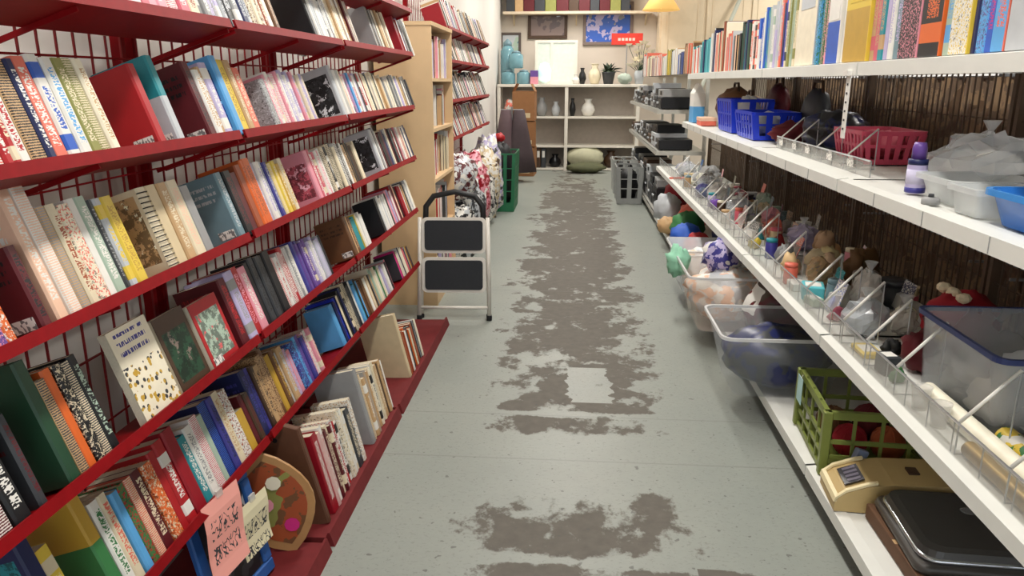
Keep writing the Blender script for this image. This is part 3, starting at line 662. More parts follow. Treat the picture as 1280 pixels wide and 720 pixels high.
def carded(label, x, y, z, w, h, cc, bc, rotz=0.0, lean=-.25, group='carded goods on the lower shelf'):
    """blister pack on a card: card, bubble, hang hole header"""
    t = thing('blister_pack', label, 'blister pack', (x, y, z), (0, lean, rotz), group)
    box(-.001, .001, -w/2, w/2, 0, h).build('card', printed(cc, bc, 'b', h, w), t)
    MB().loft([[(-.001, a, b) for a, b in ((-w*.38, h*.1), (w*.38, h*.1), (w*.38, h*.62), (-w*.38, h*.62))], [(-.02, a, b) for a, b in ((-w*.3, h*.16), (w*.3, h*.16), (w*.3, h*.56), (-w*.3, h*.56))]]).build('bubble', clear('white', .45, .1), t)
    lump(.014, w*.5, h*.36, int(y*100) % 37, .2, 8, 6).build('goods', mat(bc, .4), t, loc=(-.01, 0, h*.16))
    return t
def bottle(label, x, y, z, prof, body, cap, capz, h, caprad, bands=()):
    t = thing('bottle', label, 'bottle', (x, y, z))
    MB().lathe(prof, 18).build('bottle_body', body, t, True)
    MB().lathe([(caprad, 0), (caprad, h*.7), (caprad*.8, h), (0, h)], 16, (0, 0, capz)).build('cap', cap, t, True)
    for z0, z1, r, m in bands: MB().lathe([(r, z0), (r, z1)], 18).build('label_band', m, t, True)
    return t
ML, MM, MD = RZ['low']+.0015, RZ['mid']+.0045, RZ['deck']+.0045
CLR = clear('white', .25, .12); CLRB = clear((238,242,246), .42, .2); FROST = clear((225,228,228), .5, .3)
# ---- lattice baskets
def lattice_basket(label, x, y, z, w, l, h, m, flare=.02, n=7, name='plastic_basket', group=None, rot=0.0, bars=2, cat='basket', post=.014, tag_card=False):
    t = thing(name, label, cat, (x, y, z), (0, 0, rot), group)
    a, b = w/2-flare, l/2-flare
    MB().loft([rrect(-a, a, -b, b, 0, .015), rrect(-a, a, -b, b, .006, .015)]).build('base', m, t)
    def ring(z0, z1, thick, name):
        f0 = flare*(1-z0/h); f1 = flare*(1-z1/h)
        A = rrect(-w/2+f0, w/2-f0, -l/2+f0, l/2-f0, z0, .016); B = rrect(-w/2+f1, w/2-f1, -l/2+f1, l/2-f1, z1, .016)
        Ci = rrect(-w/2+f1+thick, w/2-f1-thick, -l/2+f1+thick, l/2-f1-thick, z1, .012); D = rrect(-w/2+f0+thick, w/2-f0-thick, -l/2+f0+thick, l/2-f0-thick, z0, .012)
        MB().loft([A, B, Ci, D, A], cap0=False, cap1=False).build(name, m, t)
    ring(h-.016, h, .01, 'rim'); ring(0, h*.16, .004, 'foot_band')
    for k in range(1, bars): ring(h*(.16+.78*k/bars)-.005, h*(.16+.78*k/bars)+.005, .004, 'band')
    for sx in (-1, 1):
        for k in range(n):
            yy = (-l/2+.018)+(l-.036)*k/(n-1)
            MB().loft([[(sx*(w/2-flare)+p, yy*(l/2-flare)/(l/2)+q, .004) for p, q in ((-.002, -post/2), (.002, -post/2), (.002, post/2), (-.002, post/2))], [(sx*w/2+p-sx*.003, yy+q, h-.012) for p, q in ((-.002, -post/2), (.002, -post/2), (.002, post/2), (-.002, post/2))]]).build('slat', m, t)
    nn = max(3, int(n*w/l))
    for sy in (-1, 1):
        for k in range(nn):
            xx = (-w/2+.018)+(w-.036)*k/(nn-1)
            MB().loft([[(xx*(w/2-flare)/(w/2)+q, sy*(l/2-flare)+p, .004) for q, p in ((-post/2, -.002), (post/2, -.002), (post/2, .002), (-post/2, .002))], [(xx+q, sy*l/2+p-sy*.003, h-.012) for q, p in ((-post/2, -.002), (post/2, -.002), (post/2, .002), (-post/2, .002))]]).build('slat', m, t)
    return t
BLUEM = mat((24,54,196), .35, var=.1)
lattice_basket('royal blue plastic basket nearer the pink basket on middle shelf', .985, 4.08, MM, .24, .42, .135, BLUEM, group='blue baskets on the middle shelf', post=.03)
lattice_basket('royal blue plastic basket nearer the sky blue carton on middle shelf', .985, 4.62, MM, .24, .44, .185, BLUEM, group='blue baskets on the middle shelf', post=.034)
bag('crumpled white tissue in the royal blue basket by the carton', .985, 4.5, MM+.007, .15, .16, .19, mat('white', .6), 'tissue', 'tissue_bundle')
bag('white cloth bundle in the royal blue basket by the pink basket', 1.0, 4.12, MM+.007, .14, .2, .12, mat('silver', .7), 'cloth', 'cloth_bundle')
lattice_basket('pink plastic lattice basket behind the middle shelf guard', 1.10, 2.90, MM, .22, .32, .115, mat((216,84,112), .35, var=.1), n=9, post=.016)
bag('pink folded cloth heaped in the pink lattice basket', 1.10, 2.90, MM+.007, .16, .25, .10, mat('rose', .7), 'cloth', 'cloth_bundle')
_w = thing('cake_tray', 'grey wire tray lying before the pink basket', 'tray', (.955, 3.0, MM))
for k in range(9): MB().tube([(-.035+k*.0085, -.3, .012), (-.035+k*.0085, .3, .012)], .0018, 5).build('wire', mat('grey', .35, .6), _w)
for k in range(5): MB().tube([(-.04, -.28+k*.14, .008), (.038, -.28+k*.14, .008)], .0022, 5).build('cross_wire', mat('grey', .35, .6), _w)
for sx in (-.036, .034):
    for sy in (-.29, .29): MB().tube([(sx, sy, 0), (sx, sy, .012)], .003, 6).build('foot', mat('grey', .35, .6), _w)
bag('black and navy bag slumped behind the middle shelf guard', 1.10, 3.38, MM, .24, .42, .16, art('navy', 'black', 'charcoal', 14), 'bag', 'slumped_bag')
bag('dark plum scarf bundle next to the black and navy bag', 1.02, 3.70, MM, .2, .2, .1, mat('maroon', .8), 'scarf', 'scarf_bundle')
# sky blue carton and small things at the shelf end
t = thing('carton', 'tall sky blue and white carton at end of middle shelf', 'carton', (.87, 5.62, MM), (0, 0, R(8)))
box(-.04, .04, -.05, .05, 0, .2, ch=.002).build('carton_body', printed('sky', 'white', 'h', .2, .1), t)
MB().loft([[(-.04, y, .2), (.04, y, .2), (0, y, .27)] for y in (-.05, .05)]).build('gable_top', mat('white', .5), t)
t = thing('coral_box', 'small coral box beside the sky blue carton', 'box', (.88, 5.25, MM)); box(-.05, .05, -.09, .09, 0, .045, ch=.002).build('tray', mat('coral', .5), t); box(-.052, .052, -.092, .092, .03, .052, ch=.002).build('lid', mat('peach', .5), t)
for lab, x, y, s, c in (('brown leather handbag behind the coral box', 1.08, 5.35, (.25, .3, .24), 'brown'), ('tan woven pouch beside the brown handbag', 1.1, 5.0, (.2, .22, .2), 'tan'), ('black handbag standing behind the near blue basket', 1.17, 3.88, (.12, .3, .25), 'charcoal'), ('maroon handbag behind the far blue basket', 1.17, 4.6, (.12, .3, .27), 'maroon')):
    bt = bag(lab, x, y, MM, *s, mat(c, .5), 'handbag', 'handbag', amp=.1)
    MB().tube([(0, -s[1]*.3, s[2]*.8), (0, -s[1]*.2, s[2]*1.12), (0, s[1]*.2, s[2]*1.12), (0, s[1]*.3, s[2]*.8)], .008, 6).build('strap', mat('umber', .5), bt, True)
# purple bottle
bottle('lilac squeeze bottle with purple cap standing on middle shelf', .885, 2.045, MM, [(.0, 0), (.022, .001), (.024, .006), (.024, .07), (.021, .082), (.012, .088), (0, .09)], mat('lilac', .3), mat('purple', .35), .086, .044, .0175,
       ((.003, .016, .0245, mat('indigo', .4)), (.074, .088, .0238, mat('navy', .4)), (.025, .062, .0244, mat((205,200,226), .5))))
bag('crumpled clear plastic bag slumped beside the purple capped bottle', 1.08, 2.10, MM, .26, .3, .15, CLRB, tie=FROST, inner=mat('white', .5))
tub('storage_tub', 'frosted clear tub before the crumpled clear bag', 'tub', .965, 1.90, MM, .2, .2, .06, FROST, FROST)
tub('storage_tub', 'small clear box beside the blue lidded tub', 'tub', .915, 1.715, MM, .14, .12, .06, FROST, FROST, r=.012, flare=.008)
t = thing('round_dial', 'grey round dial lying on the middle shelf edge', 'dial', (.845, 1.86, MM)); MB().lathe([(.02, 0), (.02, .012), (.015, .016), (.0, .017)], 14).build('disc', mat('grey', .5), t, True); MB().lathe([(.007, .016), (.006, .024), (0, .025)], 10).build('knob', mat('charcoal', .5), t, True)
t = tub('storage_tub', 'bright blue plastic tub at the near end of middle shelf', 'tub', .975, 1.50, MM, .26, .27, .07, mat((40,110,196), .3), mat((60,140,216), .25), r=.04)
for lab, x, y, c, c2 in (('white bottle with red cap lying in the blue tub', .93, 1.60, 'white', 'red'), ('white bottle with crimson cap lying in the blue tub', 1.0, 1.53, 'white', 'crimson')):
    t = thing('bottle', lab, 'bottle', (x, y, MM+.055), (R(70), R(15), R(20)))
    MB().lathe([(0, 0), (.02, .002), (.022, .01), (.022, .06), (.012, .075), (0, .076)], 14).build('bottle_body', mat(c, .3), t, True)
    MB().lathe([(.013, .07), (.014, .095), (0, .097)], 12).build('cap', mat(c2, .35), t, True)
t = thing('white_ring', 'white plastic embroidery hoop leaning behind the blue tub', 'hoop', (1.12, 1.72, MM), (R(75), 0, R(60)))
MB().tube([(.055*math.cos(a), .055+.055*math.sin(a), 0) for a in [k*math.pi/12 for k in range(25)]], .005, 7).build('hoop', mat('white', .4), t, True)
MB().tube([(.049*math.cos(a), .055+.049*math.sin(a), .002) for a in [k*math.pi/12 for k in range(25)]], .003, 6).build('inner_hoop', mat('ivory', .4), t, True)
bag('clear plastic bag of packing film behind the frosted tub', 1.18, 1.86, MM, .15, .2, .1, CLRB)

# ---- lower shelf
def roll(label, x, y0, y1, z, r, m, endm, group='wrapping paper rolls'):
    t = thing('paper_roll', label, 'paper roll', (x, y0, z), (0, 0, 0), group)
    MB().tube([(0, 0, 0), (0, y1-y0, 0)], r, 18, cap=False).build('paper', m, t, True)
    n = 18; MB().loft([[(r*.98*math.cos(2*math.pi*k/n), yy, r*.98*math.sin(2*math.pi*k/n)) for k in range(n)] for yy in (.001, y1-y0-.001)]).build('roll_end', endm, t)
    for yy in (-.001, y1-y0-.003): MB().tube([(0, yy, 0), (0, yy+.004, 0)], r*.35, 12).build('core', mat('brown', .8), t)
    return t
roll('plain ivory wrapping paper roll lying along the lower shelf', .905, 1.235, 1.86, ML+.024, .023, mat((236,230,210), .45), mat('cream', .7))
roll('gold wrapping paper roll lying behind the clear guard', .858, 1.235, 1.55, ML+.019, .018, mat((164,128,40), .3, .3), mat('tan', .7))
roll('green and yellow patterned wrapping paper roll', .957, 1.235, 1.60, ML+.026, .025, art('green', 'yellow', 'white', 34), mat('cream', .7))
roll('blue and white patterned wrapping paper roll', 1.012, 1.235, 1.56, ML+.027, .026, art('blue', 'white', 'sky', 30), mat('cream', .7))
roll('yellow flowered wrapping paper roll stacked on the others', .985, 1.235, 1.50, ML+.071, .022, art('ivory', 'yellow', 'green', 30), mat('cream', .7))
t = tub('storage_tub', 'large clear storage tub with navy rim on the lower shelf', 'tub', 1.08, 1.80, ML, .32, .40, .205, clear((214,218,224), .34, .15), mat((58,70,120), .35), .015, .03)
for lab, x, y, z, s, c in (('white folded cloth inside the navy rimmed tub', 1.02, 1.72, .006, (.16, .2, .1), 'white'), ('grey cloth bundle inside the navy rimmed tub', 1.14, 1.85, .006, (.14, .2, .12), 'silver'), ('red cloth bundle inside the navy rimmed tub', 1.16, 1.70, .006, (.1, .1, .15), 'maroon')):
    bag(lab, x, y, ML+z, *s, mat(c, .7), 'cloth', 'cloth_bundle')
def cup(label, x, y, z, r, h, m, group=None):
    t = thing('drinking_glass', label, 'glass', (x, y, z), group=group)
    MB().lathe([(r*.7, 0), (r*.75, .003), (r, h), (r*.93, h), (r*.66, .006), (0, .006)], 16).build('glass_wall', m, t, True)
    MB().lathe([(r*1.02, h-.003), (r*1.04, h), (r*.94, h+.001)], 16).build('rim', m, t, True)
cup('clear plastic tumbler beside the ivory paper roll', .862, 1.70, ML, .024, .06, CLR, 'clear tumblers by the guard')
cup('clear plastic tumbler between two divider arms', .862, 1.80, ML, .024, .06, CLR, 'clear tumblers by the guard')
t = bag('crimson velvet pouch with cream trim behind the divider arms', 1.14, 2.22, ML, .2, .2, .19, mat('crimson', .8), 'pouch', 'velvet_pouch', amp=.15)
for k in range(3): lump(.04, .05, .03, 30+k, .2, 9, 6).build('cream_trim', mat('cream', .8), t, loc=(-.03, -.06+k*.06, .17))
bag('dark plum drawstring bag next to the crimson pouch', .98, 2.06, ML, .12, .11, .12, mat('maroon', .7), 'bag', 'drawstring_bag', tie=mat('maroon', .7))
ARM_Y = (1.36, 1.558, 1.884, 2.091, 2.282, 2.47, 2.656, 3.083, 3.50, 3.72, 3.93, 4.15, 4.383, 4.70, 4.99, 5.39, 5.8, 6.3)
OBS = [(.826, .945, y-.006, y+.006) for y in ARM_Y]+[(.83, 1.05, 1.2, 1.87), (.91, 1.25, 1.57, 2.03), (1.02, 1.26, 2.10, 2.34), (.91, 1.05, 2.0, 2.13)]
def freespot(x, y, hx, hy, obs, xa=.838, xb=1.245, far=.34):
    """nearest place to (x, y) where a footprint of half size hx, hy touches nothing"""
    best = None
    for i in range(-8, 12):
        for j in range(-14, 15):
            cx, cy = x+i*.025, y+j*far/14
            if cx-hx < xa or cx+hx > xb: continue
            d = (i*.025)**2+(j*far/14)**2
            if best and d >= best[0]: continue
            if any(cx-hx < o[1] and cx+hx > o[0] and cy-hy < o[3] and cy+hy > o[2] for o in obs): continue
            best = (d, cx, cy)
    if best is None: return None
    obs.append((best[1]-hx, best[1]+hx, best[2]-hy, best[2]+hy)); return best[1], best[2]
LOW = [  # (label, kind, x, y, size, colours)
 ('small green leafy ornament by the divider arms', 'l', .92, 1.97, (.06, .05, .05), 'green'), ('black plastic clip heap by the green ornament', 'l', .95, 2.02, (.08, .08, .06), 'black'),
 ('yellow ruler shaped pack lying by the guard', 'b', .88, 1.955, (.07, .12, .016), 'yellow'), ('small black camera shaped box by the guard', 'b', .90, 2.16, (.05, .07, .055), 'charcoal'),
 ('silvery bag of clear beads between divider arms', 'g', 1.0, 2.19, (.16, .15, .12), 'silver'), ('clear bag of white cutlery between divider arms', 'g', .93, 2.24, (.1, .08, .09), 'white'),
 ('pink ribbon bundle behind the guard', 'l', .875, 2.31, (.06, .09, .065), 'pink'), ('dusky rose ribbon bundle behind the guard', 'l', .872, 2.20, (.05, .08, .055), 'rose'),
 ('white lace heap next to the pink ribbon', 'l', .96, 2.37, (.12, .12, .085), 'ivory'), ('clear bag of white straws standing upright', 'g', 1.0, 2.52, (.12, .13, .15), 'white'),
 ('navy folded packet leaning on a divider arm', 'c', .93, 2.46, (.09, .12), 'navy/white'), ('white and blue blister pack by the clear straw bag', 'c', .95, 2.58, (.08, .12), 'white/blue'),
 ('black round tin behind the clear straw bag', 't', 1.1, 2.42, (.05, .1), 'charcoal'), ('dark brown jar behind the silvery bead bag', 't', 1.13, 2.58, (.045, .12), 'umber'),
 ('pale green soap pack behind the guard', 'b', .875, 2.56, (.05, .08, .03), 'sage'), ('aqua sponge pack between divider arms', 'b', .90, 2.76, (.09, .12, .05), 'aqua'), ('teal blister pack standing by the aqua sponge', 'c', .94, 2.86, (.09, .1), 'teal/aqua'),
 ('white doily pack before the teal pack', 'b', .87, 2.90, (.05, .1, .03), 'white'), ('tan bristle brush heap by the guard', 'l', .92, 3.18, (.12, .14, .1), 'tan'), ('beige cord bundle behind the bristle brushes', 'l', 1.02, 3.22, (.15, .17, .13), 'beige'),
 ('grey wire whisk heap between divider arms', 'l', .94, 3.34, (.12, .1, .11), 'grey'), ('brown wooden bead heap at the wire back', 'l', 1.16, 3.1, (.14, .22, .16), 'brown'), ('tan raffia bundle at the wire back', 'l', 1.16, 3.38, (.14, .2, .15), 'tan'),
 ('coral toy figure pack by the guard', 'c', .90, 3.42, (.09, .11), 'coral/white'), ('red ribbon spool heap between divider arms', 'l', .95, 3.58, (.1, .1, .09), 'red'), ('yellow pompom heap by the guard', 'l', .88, 3.62, (.07, .08, .06), 'yellow'),
 ('purple grey bag of buttons at the wire back', 'g', 1.1, 3.66, (.16, .2, .12), 'lilac'), ('black comb pack by the guard', 'c', .89, 3.80, (.1, .11), 'black/white'), ('navy comb pack leaning on a divider arm', 'c', .93, 3.98, (.1, .12), 'navy/silver'),
 ('white cotton pack by the guard', 'b', .88, 4.06, (.06, .09, .05), 'white'), ('maroon hair band pack between divider arms', 'c', .97, 4.05, (.1, .13), 'maroon/coral'), ('red and white hair clip pack by the arms', 'c', .93, 4.24, (.1, .12), 'white/red'),
 ('clear bag of grey curlers between divider arms', 'g', .98, 4.5, (.18, .2, .12), 'silver'), ('lilac bath puff by the guard', 'l', .90, 4.55, (.1, .14, .09), 'lilac'), ('purple bath puff by the guard', 'l', .88, 4.84, (.07, .1, .07), 'purple'),
 ('white bath puff between divider arms', 'l', .96, 4.84, (.13, .17, .1), 'white'), ('clear bag of white sponges between arms', 'g', .98, 5.15, (.18, .22, .13), 'white'), ('grey sponge heap by the guard', 'l', .90, 5.2, (.1, .16, .07), 'grey'),
 ('silvery foil pack heap between divider arms', 'g', .98, 5.6, (.2, .3, .12), 'silver'), ('dark umber brush heap at the wire back', 'l', 1.14, 5.2, (.16, .3, .14), 'umber'), ('white cable heap on the low bay', 'l', .95, 6.05, (.16, .3, .1), 'white'),
 ('grey cable heap on the low bay', 'l', 1.1, 6.2, (.18, .3, .14), 'grey'), ('clear bag of grey plugs on the low bay', 'g', .97, 6.6, (.2, .34, .12), 'silver'), ('purple grey cable coil heap on the low bay', 'l', .95, 7.0, (.18, .3, .1), 'lilac'), ('dark adapter heap on the low bay', 'l', 1.12, 6.7, (.16, .4, .14), 'charcoal')]
for i, (lab, k, x, y, s, c) in enumerate(LOW):
    s = tuple(v*.86 for v in s[:2])+tuple(s[2:]) if k in 'lgb' else s
    hx, hy = {'l': (max(s[0], s[1])*.52, max(s[0], s[1])*.52) if k == 'l' else 0, 'g': (s[0]*.54, s[1]*.54), 'b': (s[0]*.55, s[1]*.55), 't': (s[0], s[0]), 'c': (.045, s[0]*.56)}[k]
    sp = freespot(x, y, hx, hy, OBS)
    if sp is None: continue
    x, y = sp
    if k == 'l':
        t = thing('trinket_bundle', lab, 'bundle', (x, y, ML), (0, 0, i*.7)); a = c.split('/')[0]
        rnd = random.Random(i)
        for q in range(5):
            sx, sy, sz = s[0]*rnd.uniform(.45, .7), s[1]*rnd.uniform(.45, .7), s[2]*rnd.uniform(.5, .95)
            col = PAL[a]; f = rnd.uniform(.75, 1.15); col = tuple(min(255, int(v*f/16)*16+8) for v in col)
            lump(sx, sy, sz, i*5+q, .34, 12, 9, 0, 4).build('piece', mat(col, .6), t, True, loc=(rnd.uniform(-.22, .22)*s[0], rnd.uniform(-.22, .22)*s[1], 0))
    elif k == 'b':
        t = thing('small_pack', lab, 'pack', (x, y, ML), (0, 0, (i % 5-2)*.12))
        box(-s[0]/2, s[0]/2, -s[1]/2, s[1]/2, 0, s[2], ch=.003).build('pack_body', mat(c, .4), t)
        box(-s[0]*.36, s[0]*.36, -s[1]*.3, s[1]*.3, s[2], s[2]+.0008).build('pack_label', mat('white', .5), t)
    elif k == 'g': bag(lab, x, y, ML, *s, clear(c, .5, .15), inner=mat(c, .5), tie=FROST)
    elif k == 't':
        t = thing('round_tin', lab, 'tin', (x, y, ML)); MB().lathe([(s[0]*.96, 0), (s[0], .004), (s[0], s[1]*.8)], 18).build('tin_body', mat(c, .35), t, True)
        MB().lathe([(s[0]*1.03, s[1]*.78), (s[0]*1.03, s[1]*.97), (s[0]*.9, s[1]), (0, s[1])], 18).build('lid', mat(c, .3), t, True)
    elif k == 'c':
        a, b = c.split('/'); carded(lab, x, y, ML, s[0], s[1], a, b, (i % 7-3)*.06, .2+.06*(i % 3))

# ---- base deck
GRN = mat((120,130,62), .4, var=.12)
t = thing('milk_crate', 'olive green plastic crate on the white base deck', 'crate', (1.01, 2.48, MD), (0, 0, R(-4)))
w, l, h = .34, .38, .22
for sx in (-1, 1):
    for sy in (-1, 1): box(sx*w/2-.014, sx*w/2+.014, sy*l/2-.014, sy*l/2+.014, 0, h, ch=.003).build('corner_post', GRN, t)
box(-w/2, w/2, -l/2, l/2, 0, .008).build('base', GRN, t)
for z0, z1, nm in ((h-.026, h, 'rim_bar'), (h*.52-.007, h*.52+.007, 'side_bar'), (h*.28-.006, h*.28+.006, 'side_bar'), (.0, .018, 'side_bar')):
    for s in (-1, 1):
        e = .008 if nm == 'rim_bar' else .004
        box(-w/2, w/2, s*l/2-e, s*l/2+e, z0, z1).build(nm, GRN, t); box(s*w/2-e, s*w/2+e, -l/2, l/2, z0, z1).build(nm, GRN, t)
for s in (-1, 1):
    for k in range(1, 4):
        xx = -w/2+w*k/4; box(xx-.005, xx+.005, s*l/2-.004, s*l/2+.004, 0, h).build('side_slat', GRN, t)
        yy = -l/2+l*k/4; box(s*w/2-.004, s*w/2+.004, yy-.005, yy+.005, 0, h).build('side_slat', GRN, t)
for lab, x, y, s, c in (('red ball of yarn in the green crate', .95, 2.42, (.11, .12, .11), 'crimson'), ('rust ball of yarn in the green crate', 1.07, 2.41, (.11, .11, .11), 'rust'), ('maroon ball of yarn in the green crate', 1.07, 2.57, (.12, .13, .12), 'maroon'), ('brown ball of yarn in the green crate', .94, 2.57, (.11, .12, .11), 'brown')):
    tt = bag(lab, x, y, MD+.009, *s, mat(c, .8), 'yarn', 'yarn_ball', amp=.06)
    for q in range(4): MB().tube([(.5*s[0]*math.cos(a)*math.cos(q*.8), .5*s[1]*math.cos(a)*math.sin(q*.8), s[2]*.5+.5*s[2]*math.sin(a)) for a in [j*math.pi/8 for j in range(17)]], .003, 4).build('strand', mat(c, .8), tt)
t = thing('paper_tag', 'pale blue tag hanging on the green crate', 'tag', (.826, 2.60, MD+.222), (0, 0, R(-4))); box(-.0015, 0, -.035, .035, -.10, -.005).build('tag_card', mat((170,205,205), .6), t); MB().tube([(0, 0, -.012), (.006, 0, .002)], .0012, 5).build('string', mat('white', .6), t)
# beige desk machine with a small dark display
t = thing('adding_machine', 'beige desk adding machine with small dark display on base deck', 'adding machine', (.80, 2.16, MD), (0, 0, R(-4)))
prof = [(0, 0), (.0, .035), (.03, .06), (.09, .085), (.16, .098), (.34, .105), (.36, .09), (.36, 0)]
MB().loft([[(a, y, b) for a, b in prof] for y in (-.085, .085)]).build('body', mat((190,164,112), .5, var=.08), t)
fr = [(.004, .043), (.03, .066), (.09, .091), (.115, .097)]
for y in (-.085, .073): MB().loft([[(a, yy, b-.004) for a, b in fr]+[(a, yy, b+.004) for a, b in fr[::-1]] for yy in (y, y+.012)]).build('panel_frame', mat((232,216,172), .45), t)
MB().loft([[(-.004, yy, .03), (.006, yy, .03), (.01, yy, .05), (.0, yy, .046)] for yy in (-.085, .085)]).build('panel_frame', mat((232,216,172), .45), t)
MB().loft([[(.034, yy, .068), (.088, yy, .0905), (.087, yy, .0935), (.033, yy, .071)] for yy in (-.05, .045)]).build('display', mat((62,60,66), .25), t)
for k in range(4): MB().loft([[(.045, yy, .0735), (.08, yy, .088), (.079, yy, .0925), (.044, yy, .078)] for yy in (-.042+k*.022, -.03+k*.022)]).build('display_digit', mat((110,104,118), .3), t)
box(.22, .25, -.02, .02, .1, .106).build('paper_slot', mat('umber', .6), t)
t = thing('blue_cartridge', 'grey blue plastic cartridge leaning behind the adding machine', 'cartridge', (.90, 2.262, MD), (R(-3), R(20), R(10))); box(-.02, .02, -.012, .012, 0, .11, ch=.003).build('shell', mat((130,140,165), .4), t); box(-.012, .012, -.0135, -.012, .05, .09).build('shell_label', mat('silver', .5), t)
# dark grey flatbed machine on a brown carton
t = thing('brown_carton', 'low brown carton under the dark grey flatbed machine', 'carton', (1.09, 1.895, MD)); box(-.215, .175, -.24, .155, 0, .045, ch=.002).build('carton_body', mat((96,66,44), .7, var=.15), t); box(-.216, .176, -.05, -.03, .0445, .0455).build('tape', mat('tan', .5), t)
t = thing('flatbed_scanner', 'dark grey flatbed scanner with rounded lid and chrome edge', 'scanner', (1.085, 1.89, MD+.0465), (0, 0, R(-3)))
MB().loft([rrect(-.20, .17, -.19, .15, 0, .03), rrect(-.205, .175, -.195, .155, .012, .03), rrect(-.20, .17, -.19, .15, .026, .03)]).build('scanner_base', mat((70,66,62), .35), t, True)
MB().loft([rrect(-.19, .165, -.18, .145, .028, .045), rrect(-.192, .167, -.182, .147, .034, .045), rrect(-.188, .163, -.178, .143, .04, .045)]).build('chrome_edge', mat((190,192,196), .15, .9), t, True)
MB().loft([rrect(-.186, .161, -.176, .141, .04, .045), rrect(-.18, .155, -.17, .135, .056, .045), rrect(-.16, .135, -.15, .115, .06, .04)]).build('lid', mat((74,72,70), .38), t)
MB().lathe([(.0, .0605), (.018, .0605), (.02, .0615), (.016, .0625), (0, .0625)], 14, (.0, .03, 0)).build('emblem', mat('silver', .25, .7), t)
# clear bins that overhang the deck edge
def deck_bin(label, x, y, w, l, h, inner, clab, m=CLRB, flare=.05, lean=0.0, cname='clothes_heap', ccat='clothes', amp=.25):
    t = tub('storage_bin', label, 'storage bin', x, y, MD, w, l, h, m, clear((235,235,235), .7, .3), flare, .05, group='clear bins on the base deck')
    bag(clab, x, y, MD+.004, w*.84, l*.86, h*.92, inner, ccat, cname, amp=amp)
deck_bin('clear plastic bin of dark navy clothes on the base deck', .86, 3.08, .52, .46, .27, art('navy', 'charcoal', (54,60,92), 10), 'dark navy clothes heaped in a clear bin', clear((210,214,218), .13, .2), .07, amp=.12)
bag('maroon and white garment spilling over the navy clothes bin', .96, 3.42, MD, .3, .2, .40, art('maroon', 'umber', 'white', 9), 'garment', 'garment_heap', amp=.25)
bag('black satchel behind the navy clothes bin', 1.15, 3.58, MD, .18, .2, .36, mat('black', .5), 'satchel', 'satchel', amp=.12)
deck_bin('clear plastic bin of peach and white toys on the base deck', .84, 3.98, .5, .6, .30, art('peach', 'white', 'silver', 13), 'peach and white soft toys heaped in a clear bin', clear((228,210,200), .26, .2), .07, ccat='toys', cname='soft_toy_heap')
bag('lilac plush toy sitting on the peach toy bin', .80, 4.02, MD+.24, .2, .22, .19, art('lilac', 'indigo', 'white', 16), 'plush toy', 'plush_toy')
bag('mint green plush toy hanging over the toy bin edge', .60, 4.22, MD+.17, .13, .17, .17, mat('mint', .8), 'plush toy', 'plush_toy')
deck_bin('clear plastic bin of grey cloth on the base deck', .86, 4.72, .46, .55, .24, art('silver', 'white', 'tan', 12), 'grey and cream cloth heaped in a clear bin', flare=.05)
FARD = [('red toy truck shaped box on the base deck', .90, 5.35, (.2, .3, .2), 'red'), ('blue play mat rolled on the base deck', .86, 5.6, (.24, .32, .2), 'blue'), ('navy bag on the base deck', 1.05, 5.55, (.2, .34, .24), 'navy'), ('green felt bundle on the base deck', .92, 6.05, (.26, .3, .24), 'green'), ('tan soft toy on the base deck edge', .80, 5.9, (.16, .26, .14), 'tan'),
        ('coral bundle on the base deck', .92, 6.5, (.24, .34, .24), 'coral'), ('silver foil bundle on the base deck', .86, 6.9, (.24, .3, .26), 'silver'), ('crimson blanket bundle on the base deck', 1.0, 7.1, (.26, .34, .34), 'crimson'), ('white pillow on the base deck', .84, 5.15, (.2, .26, .14), 'white'), ('umber cushion at the wire back of the deck', 1.12, 6.2, (.2, .4, .3), 'umber'), ('charcoal cushion at the wire back of the deck', 1.12, 5.1, (.2, .4, .3), 'charcoal'), ('dark plum cushion at the wire back of the deck', 1.18, 4.5, (.13, .4, .3), 'maroon')]
DOBS = [(.60, 1.12, 3.70, 4.27), (.63, 1.1, 4.44, 5.0)]
for lab, x, y, s, c in FARD:
    sp = freespot(x, y, s[0]*.54, s[1]*.54, DOBS, .70, 1.255, .5)
    if sp is None: continue
    x, y = sp
    bag(lab, x, y, MD, *s, mat(c, .6), 'bundle', 'cloth_bundle', amp=.2)
# hanging brown throws on the other side of the wire back
def throw(y0, y1, z0, z1, c1, c2, label):
    t = thing('woven_throw', label, 'blanket', (RB+.12, (y0+y1)/2, z1), group='brown throws behind the wire back'); L = y1-y0; n = 46; vs = []; fs = []; rnd = random.Random(int(y0*100+z0*10)); ph = rnd.random()*6
    for k in range(2):
        for i in range(n+1):
            yy = -L/2+L*i/n; xx = .02*math.sin(i*.9+ph)+.012*math.sin(i*2.3+ph*2)
            vs.append((xx*(1 if k else .6), yy, -(z1-z0)*k))
    N = len(vs); vs += [(a+.006, b, c) for a, b, c in vs]
    for i in range(n): fs += [(i, i+1, n+2+i, n+1+i), (N+n+1+i, N+n+2+i, N+i+1, N+i)]
    MB().add(vs, fs).build('cloth', art(c1, c2, (92,72,54), 20), t, True)
    MB().tube([(.003, -L/2, .004), (.003, L/2, .004)], .008, 6).build('hanging_rod', mat('grey', .4, .6), t)
    for q in (-L*.4, L*.4): box(-.116, .006, q-.004, q+.004, 0, .008).build('hook', mat('grey', .4, .6), t)
_cols = ((128,106,84), (108,90,74), (138,114,88), (102,86,72))
_tl = ('behind the blue tub', 'behind the pink basket', 'behind the blue baskets', 'behind the sky blue carton', 'behind the low bay')
